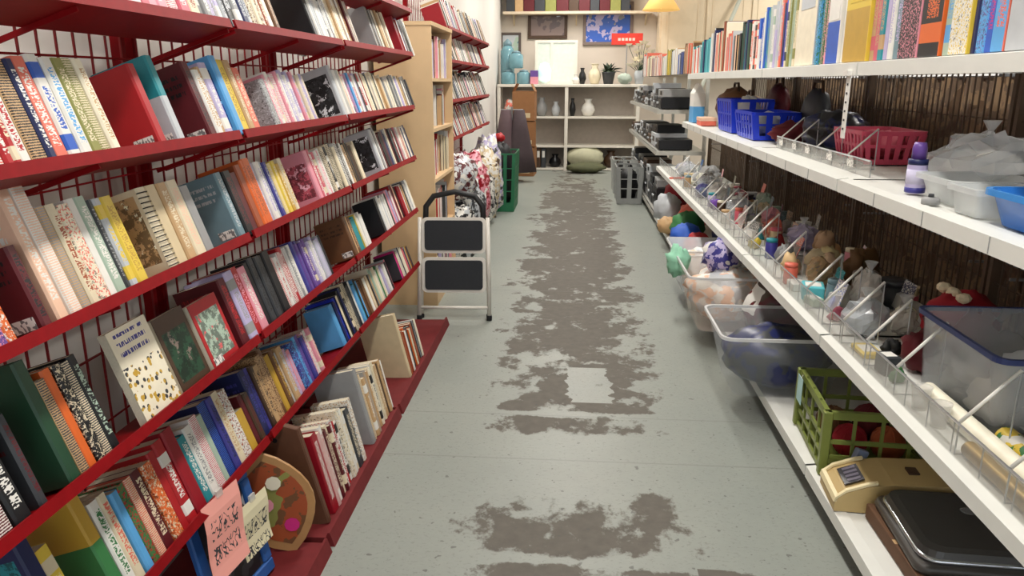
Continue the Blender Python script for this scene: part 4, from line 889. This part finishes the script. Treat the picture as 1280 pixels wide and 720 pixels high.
for i, (a, b) in enumerate(BAYS[1:]):
    c1 = _cols[i % 4]; c2 = _cols[(i+1) % 4]
    if i < 4: throw(a-.004, b+.004, .80, 1.365, c1, c2, 'brown woven throw hanging high %s' % _tl[i])
    throw(a-.004, b+.004, .14, .79, c2, c1, 'brown woven throw hanging low %s' % _tl[i])

# ---- more small goods packed between the divider arms
rnd = random.Random(77)
_cs = ('white', 'silver', 'lilac', 'ivory', 'tan', 'grey', 'charcoal', 'navy', 'maroon', 'coral', 'slate', 'pink', 'sage', 'beige', 'indigo', 'rose', 'teal', 'umber')
_sp = [('between the divider arms', y) for y in (2.02, 2.38, 2.47, 2.68, 2.80, 2.96, 3.05, 3.15, 3.28, 3.46, 3.55, 3.66, 3.76, 3.88, 3.97, 4.12, 4.20, 4.32, 4.42, 4.62, 4.74, 4.92, 5.04, 5.28, 5.45, 5.70, 5.95, 6.4, 6.85)]
for k, (wh, y) in enumerate(_sp):
    for q in range(2):
        a = _cs[(k*5+q*7) % 18]; b = _cs[(k*3+q*11+4) % 18]; x = (.90, 1.02)[q]+rnd.uniform(-.03, .05); yy = y+rnd.uniform(-.02, .02)
        kind = (k+q*2) % 4
        sp = freespot(x, yy, (.035, .05, .03, .055)[kind], (.05, .05, .03, .06)[kind], OBS)
        if sp is None: continue
        x, yy = sp
        if kind == 0: carded(uniq('%s and %s blister pack %s' % (a, b, wh), ('near the guard', 'near the wire back')), x, yy, ML, .08, rnd.uniform(.1, .15), a, b, rnd.uniform(-.2, .2), rnd.uniform(.1, .3))
        elif kind == 1: bag(uniq('little bag of %s bits %s' % (a, wh), ('near the guard', 'near the wire back', 'by the %s pack' % b)), x, yy, ML, .1, .1, rnd.uniform(.08, .13), clear(a, .55, .15), inner=mat(b, .5), group='little bags on the lower shelf')
        elif kind == 2:
            t = thing('lidded_jar', uniq('small %s jar with %s lid %s' % (a, b, wh), ('near the guard', 'near the wire back')), 'jar', (x, yy, ML)); h = rnd.uniform(.06, .1)
            MB().lathe([(.024, 0), (.027, .004), (.027, h*.8), (.022, h*.86)], 14).build('jar_body', mat(a, .3), t, True); MB().lathe([(.026, h*.84), (.026, h), (0, h)], 14).build('lid', mat(b, .4), t, True)
        else:
            t = thing('brush', uniq('%s handled brush with %s bristles %s' % (a, b, wh), ('near the guard', 'near the wire back')), 'brush', (x, yy, ML), (0, 0, rnd.uniform(-1.2, 1.2)))
            MB().loft([[(-.1, -.008, .002), (-.1, .008, .002), (-.1, .008, .014), (-.1, -.008, .014)], [(.02, -.012, 0), (.02, .012, 0), (.02, .012, .018), (.02, -.012, .018)], [(.1, -.016, .0), (.1, .016, .0), (.1, .016, .016), (.1, -.016, .016)]]).build('handle', mat(a, .4), t)
            MB().loft([rrect(.025, .095, -.014, .014, .0165, .004, 1), rrect(.02, .1, -.019, .019, .05, .004, 1)]).build('bristles', mat(b, .8), t)
# ============================================================ folded step stool
t = thing('step_stool', 'folded white step stool with two black treads and black handle', 'step stool', (-.672, 4.22, 0), (R(-7), 0, R(3)))
WST = mat((220,214,204), .35)
def rail(pts, r, m, nm, n=8): return MB().tube(pts, r, n).build(nm, m, t, True)
for s in (-1, 1):
    rail([(s*.205, -.015, .02), (s*.195, -.015, .6)], .012, WST, 'front_leg'); rail([(s*.2, .04, .02), (s*.19, .03, .56)], .011, WST, 'rear_leg')
    MB().lathe([(.015, 0), (.016, .025), (.012, .03)], 10, (s*.205, -.015, 0)).build('rubber_foot', mat('black', .7), t); MB().lathe([(.015, 0), (.016, .025), (.012, .03)], 10, (s*.2, .04, 0)).build('rubber_foot', mat('black', .7), t)
rail([(-.2, -.015, .075), (.2, -.015, .075)], .009, WST, 'cross_bar')
for z0, z1 in ((.165, .37), (.395, .60)):
    MB().loft([[(a, -.028, b) for a, _, b in [(p[0], 0, p[1]) for p in rrect(-.185, .185, z0, z1, 0, .03)]], [(a, -.004, b) for a, _, b in [(p[0], 0, p[1]) for p in rrect(-.185, .185, z0, z1, 0, .03)]]]).build('tread_frame', WST, t)
    MB().loft([[(p[0], -.034, p[1]) for p in rrect(-.166, .166, z0+.018, z1-.018, 0, .018)], [(p[0], -.027, p[1]) for p in rrect(-.168, .168, z0+.016, z1-.016, 0, .02)]]).build('tread_mat', mat((42,44,48), .75, var=.2, scale=60), t)
rail([(-.17, .03, .54), (-.165, .03, .66), (-.12, .03, .72), (0, .03, .745), (.12, .03, .72), (.165, .03, .66), (.17, .03, .54)], .017, mat((30,30,32), .5), 'handle', 10)

# ============================================================ tall wooden bookcase
WOOD = mat((216,184,142), .55, var=.12, scale=7)
t = thing('bookcase', 'tall pale wooden bookcase behind the step stool', 'bookcase', (0, 0, 0))
bx0, bx1, by0, by1, bh = -1.16, -.82, 4.50, 5.26, 1.66
box(bx0, bx1, by0, by0+.02, 0, bh).build('side_panel', WOOD, t); box(bx0, bx1, by1-.02, by1, 0, bh).build('side_panel', WOOD, t)
box(bx0, bx0+.008, by0+.02, by1-.02, 0, bh).build('back_panel', WOOD, t); box(bx0, bx1+.004, by0-.005, by1+.005, bh, bh+.022).build('top_panel', WOOD, t)
BSZ = (.08, .45, .78, 1.08, 1.37)
for z in BSZ: box(bx0+.008, bx1-.002, by0+.02, by1-.02, z-.02, z).build('shelf', WOOD, t)
box(bx1-.018, bx1-.003, by0+.02, by1-.02, 0, .06).build('plinth', WOOD, t)
_pool = (('crimson', 'white'), ('white', 'black'), ('maroon', 'cream'), ('ivory', 'rust'), ('black', 'white'), ('red', 'cream'), ('silver', 'navy'), ('tan', 'umber'), ('cream', 'black'), ('pink', 'white'), ('charcoal', 'silver'), ('white', 'red'), ('lilac', 'white'), ('ivory', 'black'))
SHELF.update({'b': 'wooden bookcase', 'r': 'far red rack'})
rnd = random.Random(11)
for z in BSZ:
    y = by0+.03
    while y < by1-.06:
        th = rnd.uniform(.018, .035); a, b = rnd.choice(_pool); place_book(bx1-.02-rnd.random()*.05, y+th/2, z+.001, th*.95, rnd.uniform(.18, .25), .15, a, b, rnd.choice('tdsb'), 'b', tilt=0, left=a); y += th
# ============================================================ second run of red racks beyond the bookcase
for y0, y1, lab in ((5.34, 6.60, 'red wire book rack beyond the wooden bookcase'), (6.62, 7.85, 'farthest red wire book rack before the green crate')):
    red_unit(y0, y1, (0, 1, 2, 3), lab, False)
    for lv in (0, 1, 2, 3):
        y = y0+.02
        while y < y1-.05:
            th = rnd.uniform(.018, .04); a, b = rnd.choice(_pool) if rnd.random() < .7 else rnd.choice((('white', 'black'), ('black', 'white'), ('silver', 'black')))
            if rnd.random() < .93: place_book(XL-.012-rnd.random()*.01, y+th/2, LEV[lv]-.0135, th*.95, rnd.uniform(.17, .235), .13, a, b, rnd.choice('tdsb'), 'r', left=a)
            y += th
# books above on the first racks' highest shelf are out of sight; base clutter of the far racks
FL = [('white and black carrier bag slumped under the far red rack', -.88, 5.58, (.36, .4, .5), ('white', 'black', 'silver')), ('grey and white bag slumped under the far red rack', -.88, 6.02, (.36, .4, .66), ('silver', 'charcoal', 'white')),
      ('pink and red bag under the far red rack', -.88, 6.46, (.36, .4, .78), ('pink', 'crimson', 'white')), ('black and white shopping bag by the green crate', -.88, 6.92, (.36, .42, .6), ('black', 'white', 'grey')), ('tan and white sack by the green crate', -.88, 7.38, (.36, .4, .74), ('beige', 'white', 'umber')), ('lilac sack standing behind the pink and red bag', -.88, 7.8, (.34, .36, .82), ('lilac', 'white', 'charcoal')),
      ('grey paper bundle on the white and black carrier bag', -.86, 5.62, (.3, .34, .34), ('silver', 'maroon', 'white'))]
for k, (lab, x, y, s, c) in enumerate(FL): bag(lab, x, y, .001 if k < 6 else .50, *s, art(*c, 24), 'bag', 'carrier_bag', tie=mat(c[0], .5) if 0 < k < 6 else None, amp=.2)
# green crate with a black bag in it
lattice_basket('tall green plastic crate standing on the floor', -.80, 8.35, .001, .40, .62, .62, mat((40,110,74), .45), flare=.02, n=8, name='plastic_crate', cat='crate', bars=4, post=.035)
bag('black bag lying in the tall green crate', -.80, 8.3, .01, .32, .5, .70, mat('black', .6), 'bag', 'bin_bag')
bag('red ornament on the black bag in the green crate', -.82, 8.55, .70, .12, .14, .1, mat('red', .5), 'ornament', 'red_ornament')
# brown coats on a stand, cardboard stack
t = thing('coat_stand', 'metal stand with dull purple coats hanging near the back', 'coat stand', (-.84, 10.6, 0))
MB().tube([(0, 0, .02), (0, 0, 1.02)], .014, 8).build('pole', mat('grey', .4, .7), t); MB().lathe([(.16, 0), (.16, .015), (.03, .03)], 16).build('base', mat('grey', .4, .7), t); MB().tube([(-.15, 0, .98), (.15, 0, .98)], .01, 6).build('arm', mat('grey', .4, .7), t)
for k, c in enumerate(((92,74,78), (70,58,62))): 
    n = 14; MB().loft([[((.07+.05*q)*(1+.18*math.sin(3*a+k))*math.cos(a)-.08+k*.17, (.06+.03*q)*math.sin(a), .98-.28*q) for a in [2*math.pi*j/n for j in range(n)]] for q in range(4)]).build('coat', mat(c, .85), t, True)
t0 = None
for k, (z, hh, lab) in enumerate(((0, .42, 'brown cardboard box at the foot of the stack'), (.43, .36, 'brown cardboard box in the middle of the stack'), (.80, .42, 'open brown cardboard box on top of the stack'))):
    t = thing('cardboard_box', lab, 'cardboard box', (-.72, 11.45, z+.001), (0, 0, R((-3, 5, -2)[k])), 'stacked cardboard boxes'); CB = mat((150,104,66), .75, var=.12)
    box(-.16, .16, -.2, .2, 0, hh-.012).build('box_body', CB, t); box(-.16, .16, -.2, -.005, hh-.01, hh-.004).build('flap', CB, t); box(-.16, .16, .005, .2, hh-.01, hh-.004).build('flap', CB, t); box(-.1, .1, -.202, -.2, hh*.1, hh*.26).build('tape', mat('beige', .5), t)
    if k == 2:
        for s in (-1, 1): MB().loft([[(s*.16, y, hh-.012), (s*.16+s*.004, y, hh-.012), (s*.1+s*.004, y, hh+.1), (s*.1, y, hh+.1)] for y in (-.2, .2)]).build('raised_flap', CB, t)
# ============================================================ white shelf unit at the back
t = thing('display_unit', 'white display unit with open shelves in front of the back wall', 'display unit', (0, 0, 0)); WU = mat((226,220,208), .5, var=.05)
box(-1.18, 1.10, 12.0, 12.5, 1.27, 1.31, ch=.004).build('counter_top', WU, t)
for x0, x1 in ((-1.18, -.14), (-.09, 1.0)):
    for z in (.83, .39, .04): box(x0, x1, 12.02, 12.48, z-.03, z).build('shelf', WU, t)
for x in (-1.18, -.14, .95): box(x, x+.05, 12.01, 12.48, 0, 1.27).build('upright', WU, t)
box(-1.18, 1.0, 12.48, 12.5, 0, 1.27).build('back_panel', mat((178,168,158), .7), t)
def vase(label, x, y, z, h, r, c, name='vase', cat='vase'):
    t = thing(name, label, cat, (x, y, z)); MB().lathe([(0, 0), (r*.6, .001), (r, h*.35), (r*.85, h*.6), (r*.4, h*.82), (r*.55, h), (r*.45, h), (r*.3, h*.82), (0, h*.7)], 14).build('vase_body', mat(c, .3), t, True)
    MB().lathe([(r*.58, h*.97), (r*.62, h), (r*.5, h*1.005)], 14).build('lip', mat(c, .3), t, True)
for lab, x, z, h, r, c in (('white jug on the upper shelf of display unit', .22, .831, .26, .11, 'white'), ('silver vase on the upper shelf of display unit', -.50, .831, .28, .09, 'grey'), ('glass blue vase on the upper shelf of display unit', -.28, .831, .22, .07, 'silver'), ('black bottle vase on the upper shelf of display unit', -.02, .831, .27, .05, 'black'), ('umber pot on the bottom shelf of display unit', .6, .041, .26, .12, 'umber'), ('black pot on the bottom shelf of display unit', -.28, .041, .2, .1, 'black')): vase(lab, x, 12.2, z, h, r, c)
bag('pale sage plush cushion on the bottom shelf of display unit', .19, 12.1, .045, .6, .3, .33, mat((190,188,160), .8), 'cushion', 'cushion', amp=.08)
bag('dull olive cushion on the floor before the display unit', .2, 11.75, .001, .6, .34, .16, mat((90,92,66), .8), 'cushion', 'cushion', amp=.12)
for i, (x, c) in enumerate(((-.62, 'maroon'), (-.54, 'umber'), (-.46, 'charcoal'))): 
    t = thing('binder', '%s binder on the bottom shelf of display unit' % c, 'binder', (x, 12.15, .041)); box(-.035, .035, -.1, .12, 0, .3, ch=.003).build('cover', mat(c, .5), t); box(-.02, .02, -.102, -.1, .16, .26).build('spine_label', mat('white', .6), t)
for lab, x, c, h in (('red and white shoe pair standing on display unit shelf', -1.0, ('coral', 'white', 'maroon'), .26), ('white and grey shoe pair on display unit shelf', -.82, ('white', 'grey', 'silver'), .24)): bag(lab, x, 12.15, .831, .16, .24, h, art(*c, 14), 'shoes', 'shoe_pair', amp=.15)
# things on the counter top
CT = 1.312
for k in range(4):
    t = thing('glass_canister', 'pale blue glass canister on display unit, %s' % ('lowest by the framed print', 'lowest by the white lamp box', 'stacked upon the pair by the framed print', 'tall one behind the stacked canisters')[k], 'canister', ((-1.02, -.78, -.90, -1.05)[k], (12.15, 12.15, 12.15, 12.375)[k], CT+(0, 0, .235, 0)[k]), group='blue glass canisters')
    hh = (.2, .2, .24, .62)[k]; MB().lathe([(.1, 0), (.11, .01), (.11, hh*.8), (.06, hh*.94)], 16).build('glass_body', clear((120,168,180), .75, .1), t, True); MB().lathe([(.065, hh*.92), (.07, hh), (.02, hh*1.08), (0, hh*1.1)], 14).build('lid', mat('slate', .3), t, True)
t = thing('pink_carton', 'small pink and purple carton beside the canisters', 'carton', (-.615, 12.1, CT)); box(-.06, .06, -.05, .05, 0, .2, ch=.003).build('carton_body', printed('pink', 'purple', 'h', .2, .1), t); box(-.06, .06, -.05, .05, .2, .206).build('flap', mat('lilac', .6), t)
# bright framed window pane panel
t = thing('light_panel', 'white framed frosted panel standing on the display unit', 'panel', (-.29, 12.40, CT), (0, 0, 0))
for a, b, c, d in ((-.33, .33, 0, .04), (-.33, .33, .62, .66), (-.33, -.29, .04, .62), (.29, .33, .04, .62), (-.09, -.05, .04, .62)): box(a, b, 0, .035, c, d).build('frame_bar', WU, t)
box(-.29, .29, .012, .02, .04, .62).build('frosted_pane', mat((214,222,212), .3), t)
t = thing('night_lamp', 'small lit frosted night lamp before the white framed panel', 'lamp', (-.46, 12.2, CT)); MB().lathe([(.05, 0), (.055, .01), (.03, .03)], 14).build('lamp_base', mat('white', .4), t); MB().lathe([(.03, .03), (.09, .06), (.1, .2), (.07, .3), (0, .33)], 14).build('lamp_shade', emit((214,255,236), .6), t, True)
vase('black and white figurine vase by the frosted panel', .12, 12.2, CT, .24, .06, 'black'); vase('cream bear shaped jar by the frosted panel', .31, 12.2, CT, .3, .1, 'cream', 'jar', 'jar'); vase('small white cup by the cream jar', .02, 12.1, CT, .14, .06, 'white')
# potted plant
t = thing('potted_plant', 'dark leaved potted plant on the display unit', 'plant', (.52, 12.2, CT)); MB().lathe([(.07, 0), (.1, .16), (.11, .18), (.09, .18), (0, .15)], 14).build('pot', mat('charcoal', .5), t, True)
rnd = random.Random(5)
for k in range(26):
    a = rnd.random()*6.28; ln = rnd.uniform(.14, .27); e = rnd.uniform(.2, 1.2); d = Vector((math.cos(a)*math.cos(e), math.sin(a)*math.cos(e)*.5, math.sin(e))); s = Vector((-math.sin(a), math.cos(a), 0))*.035; p = Vector((0, 0, .16))
    MB().add([p, p+d*ln*.5+s, p+d*ln+Vector((0, 0, -.05)), p+d*ln*.5-s, p+d*ln*.5+Vector((0, 0, .012)), p+d*ln*.5-Vector((0,0,.004))], [(0, 1, 4), (1, 2, 4), (2, 3, 4), (3, 0, 4), (0, 5, 1), (1, 5, 2), (2, 5, 3), (3, 5, 0)]).build('leaf', mat((44,58,40), .5), t)
t = thing('white_flowers', 'bunch of white artificial flowers at end of display unit', 'flowers', (.98, 12.1, CT)); MB().lathe([(.06, 0), (.08, .16), (.06, .2), (0, .2)], 12).build('vase_body', mat('silver', .3), t, True)
for k in range(22):
    a = rnd.random()*6.28; r = rnd.uniform(.03, .18); z = rnd.uniform(.22, .62)
    MB().lathe([(0, -.012), (.03, 0), (.055, .03), (.03, .022), (0, .014)], 7, (r*math.cos(a), r*.6*math.sin(a), z)).build('blossom', mat('ivory', .6), t); MB().tube([(0, 0, .16), (r*math.cos(a), r*.6*math.sin(a), z)], .004, 4).build('stem', mat('forest', .6), t)
bag('mint tissue heap between the plant and the flowers', .76, 12.05, CT, .2, .16, .16, mat((176,188,174), .7), 'tissue', 'tissue_heap')
# ---- back wall: frames, sign, wall shelf with books
yb = WY1-.03
picture_frame((-.45, yb-.01, 2.02), (0, 0, 0), .64, .40, .05, mat('umber', .5), art((130,110,104), (96,80,80), (226,234,244), 3), 'dark framed mirror on the back wall above frosted panel', .03)  # mirror glass: its reflection is painted on as mottled colour
picture_frame((-1.05, yb-.01, 1.70), (0, 0, 0), .34, .42, .04, mat((90,78,72), .5), art('silver', 'sage', 'slate', 4), 'grey framed print on the back wall above the canisters', .03)
picture_frame((.52, yb-.01, 1.92), (0, 0, 0), .80, .66, .05, mat((128,112,104), .5), art('blue', 'lilac', 'grey', 5), 'large framed blue picture on the back wall', .03)
t = thing('red_sign', 'red sign with white marks beside the blue picture', 'sign', (.80, 12.45, 1.90)); MB().loft([rrect(-.24, .24, -.01, .01, 0, .006, 1), rrect(-.24, .24, -.01, .01, .17, .006, 1)]).build('sign_board', mat((214,58,44), .4), t)
for k in range(5): box(-.14+k*.055, -.1+k*.055, -.0115, -.01, .06, .1).build('lettering', mat((244,200,188), .5), t)
MB().tube([(0, 0, 0), (0, 0, -.59)], .01, 6).build('sign_post', mat('grey', .4), t); MB().lathe([(.08, -.588), (.08, -.57), (.01, -.56)], 12).build('sign_foot', mat('grey', .4), t)
t = thing('wall_shelf', 'long cream wall shelf high on the back wall', 'wall shelf', (.2, 12.97, 2.42)); box(-1.35, 1.0, -.28, 0, -.04, 0).build('board', mat((214,196,170), .5), t)
for x in (-1.2, -.2, .9): MB().loft([[(x+e, 0, -.04), (x+e, -.2, -.04), (x+e, 0, -.2)] for e in (0, .02)]).build('bracket', mat('beige', .5), t)
x = -1.1
for k in range(12):
    w = rnd.uniform(.1, .2); c = rnd.choice(('umber', 'brown', 'maroon', 'rust', 'tan', 'olive', 'charcoal')); tt = thing('album', uniq('tall %s album on the high wall shelf' % c, ('next to slimmer ones', 'by the shelf bracket', 'near the shelf end', 'leaning slightly', 'in the dark row')), 'album', (x+w/2, 12.82, 2.421), group='albums on the high wall shelf')
    box(-w/2+.003, w/2-.003, -.11, .11, 0, rnd.uniform(.42, .55), ch=.004).build('album_cover', mat(c, .5), tt); box(-w*.25, w*.25, -.1115, -.11, .25, .33).build('spine_label', mat('cream', .6), tt); x += w
# right of it: warm lit cupboards
t = thing('wall_cupboard', 'cream wall cupboards with panelled doors on the back wall', 'cupboard', (0, 0, 0)); CR = mat((226,208,180), .5, var=.05)
box(1.3, 5.4, 12.6, 12.98, 1.5, 3.0).build('carcass', CR, t)
for k in range(6):
    x0 = 1.33+k*.68; d = box(x0, x0+.64, 12.575, 12.6, 1.53, 2.95, ch=.006).build('door', CR, t)
    for a, b, c, e in ((.08, .56, .08, .1), (.08, .56, 1.32, 1.34), (.08, .1, .1, 1.32), (.54, .56, .1, 1.32)): box(x0+a, x0+b, 12.565, 12.576, 1.53+c, 1.53+e).build('moulding', CR, d)
    MB().lathe([(.008, 0), (.014, .012), (0, .02)], 8, M=Matrix.Translation((x0+.6, 12.575, 1.7)) @ Matrix.Rotation(R(90), 4, 'X')).build('knob', mat('gold', .3, .7), d)
t = thing('pendant_lamp', 'amber glowing shade hanging before the cream cupboards', 'lamp', (1.27, 12.2, WZ)); MB().tube([(0, 0, 0), (0, 0, -.62)], .008, 6).build('cord', mat('umber', .5), t); MB().lathe([(.06, -.6), (.28, -.92), (.27, -.92), (.05, -.61)], 20).build('shade', emit((238,190,110), .55), t, True)
MB().lathe([(0, -.9), (.05, -.88), (.05, -.8), (0, -.76)], 12).build('bulb', emit((255,226,160), 3.0), t, True)
# leaning white pole seen above the shelf
t = thing('ladder_rail', 'long grey white pole leaning against the cream cupboards', 'pole', (1.05, 11.9, 0)); MB().tube([(.35, 0, 0), (1.5, .6, 2.75)], .03, 10).build('pole', mat((186,190,178), .5), t, True); MB().lathe([(.04, 0), (.042, .03), (.03, .05)], 10, (.35, 0, 0)).build('foot', mat('grey', .6), t)
# ============================================================ far right shelving with electronics
t = thing('electronics_shelf', 'far grey steel shelf run stacked with black electronics', 'shelf', (0, 0, 0)); GS = mat((176,174,166), .45)
for z in (.115, .70, 1.09): 
    MB().box(.80, 1.27, 7.5, 11.2, z-.012, z).box(.795, .81, 7.5, 11.2, z-.036, z).box(.8, 1.27, 7.498, 7.504, z-.036, z).build('shelf' if z > .2 else 'base_deck', GS, t)
box(.85, 1.27, 7.5, 11.2, 0, .07).build('kick_plate', mat((40,40,42), .6), t)  # same near-black, recess shade put into the plate colour
for y in (7.52, 8.75, 9.98, 11.17): box(1.24, 1.27, y, y+.03, 0, 1.4).build('upright', GS, t)
EL = [('black video recorder', 'black'), ('charcoal disc player', 'charcoal'), ('grey radio', 'grey'), ('black amplifier', 'black'), ('silver tape deck', 'silver'), ('umber wooden radio', 'umber')]
i = 0
for z in (.116, .701, 1.091):
    y = 7.56
    while y < 11.0:
        nm, c = EL[i % 6]; w = rnd.uniform(.3, .44); h = rnd.uniform(.08, .15) if z > .2 else rnd.uniform(.16, .3)
        wh = {.116: 'on the far grey deck', .701: 'on the far lower grey shelf', 1.091: 'on the far upper grey shelf'}[z]
        tt = thing('audio_player', uniq('%s %s' % (nm, wh), ('by a silver one', 'by a grey one', 'between black ones', 'near the shelf end', 'under another player')), 'electronics', (.99, y+w/2, z), (0, 0, 0), 'electronics on the far grey shelves')
        box(-.16, .16, -w/2+.01, w/2-.01, .008, h, ch=.005).build('case', mat(c, .4), tt); box(-.163, -.16, -w*.3, w*.1, h*.4, h*.75).build('display', mat('black', .15), tt)
        for q in range(3): MB().tube([(-.17, w*.18+q*.035, h*.5), (-.158, w*.18+q*.035, h*.5)], .011, 8).build('knob', mat('silver', .3, .6), tt)
        for sx in (-.13, .13):
            for sy in (-w/2+.04, w/2-.04): box(sx-.012, sx+.012, sy-.012, sy+.012, 0, .009).build('foot', mat('black', .7), tt)
        if z < 1.2 and rnd.random() < .75:
            h2 = rnd.uniform(.06, .1); t3 = thing('audio_player', uniq('slim %s stacked %s' % (EL[(i+2) % 6][0], wh), ('by the upright', 'by a grey one', 'between black ones', 'near the shelf end')), 'electronics', (.98, y+w/2, z+h+.0005), (0, 0, rnd.uniform(-.06, .06)), 'electronics on the far grey shelves')
            box(-.14, .14, -w*.42, w*.42, 0, h2, ch=.004).build('case', mat(EL[(i+2) % 6][1], .4), t3); box(-.143, -.14, -w*.25, w*.05, h2*.3, h2*.75).build('display', mat('black', .15), t3)
        y += w+.03; i += 1
for lab, y, c in (('grey plastic crate sticking out by the near end of the electronics shelf', 8.9, (150,152,150)), ('pale grey plastic crate sticking out before the far electronics', 9.75, (170,172,168))):
    lattice_basket(lab, .645, y, .001, .30, .46, .42, mat(c, .5), flare=.02, n=5, name='plastic_crate', cat='crate', bars=3, post=.05)
    bag('black cables heaped in the %s' % ('grey crate nearest the low bay' if y < 9.2 else 'pale grey crate'), .64, y, .01, .22, .36, .38, mat('black', .5), 'cables', 'cable_heap')
flush_books(296)
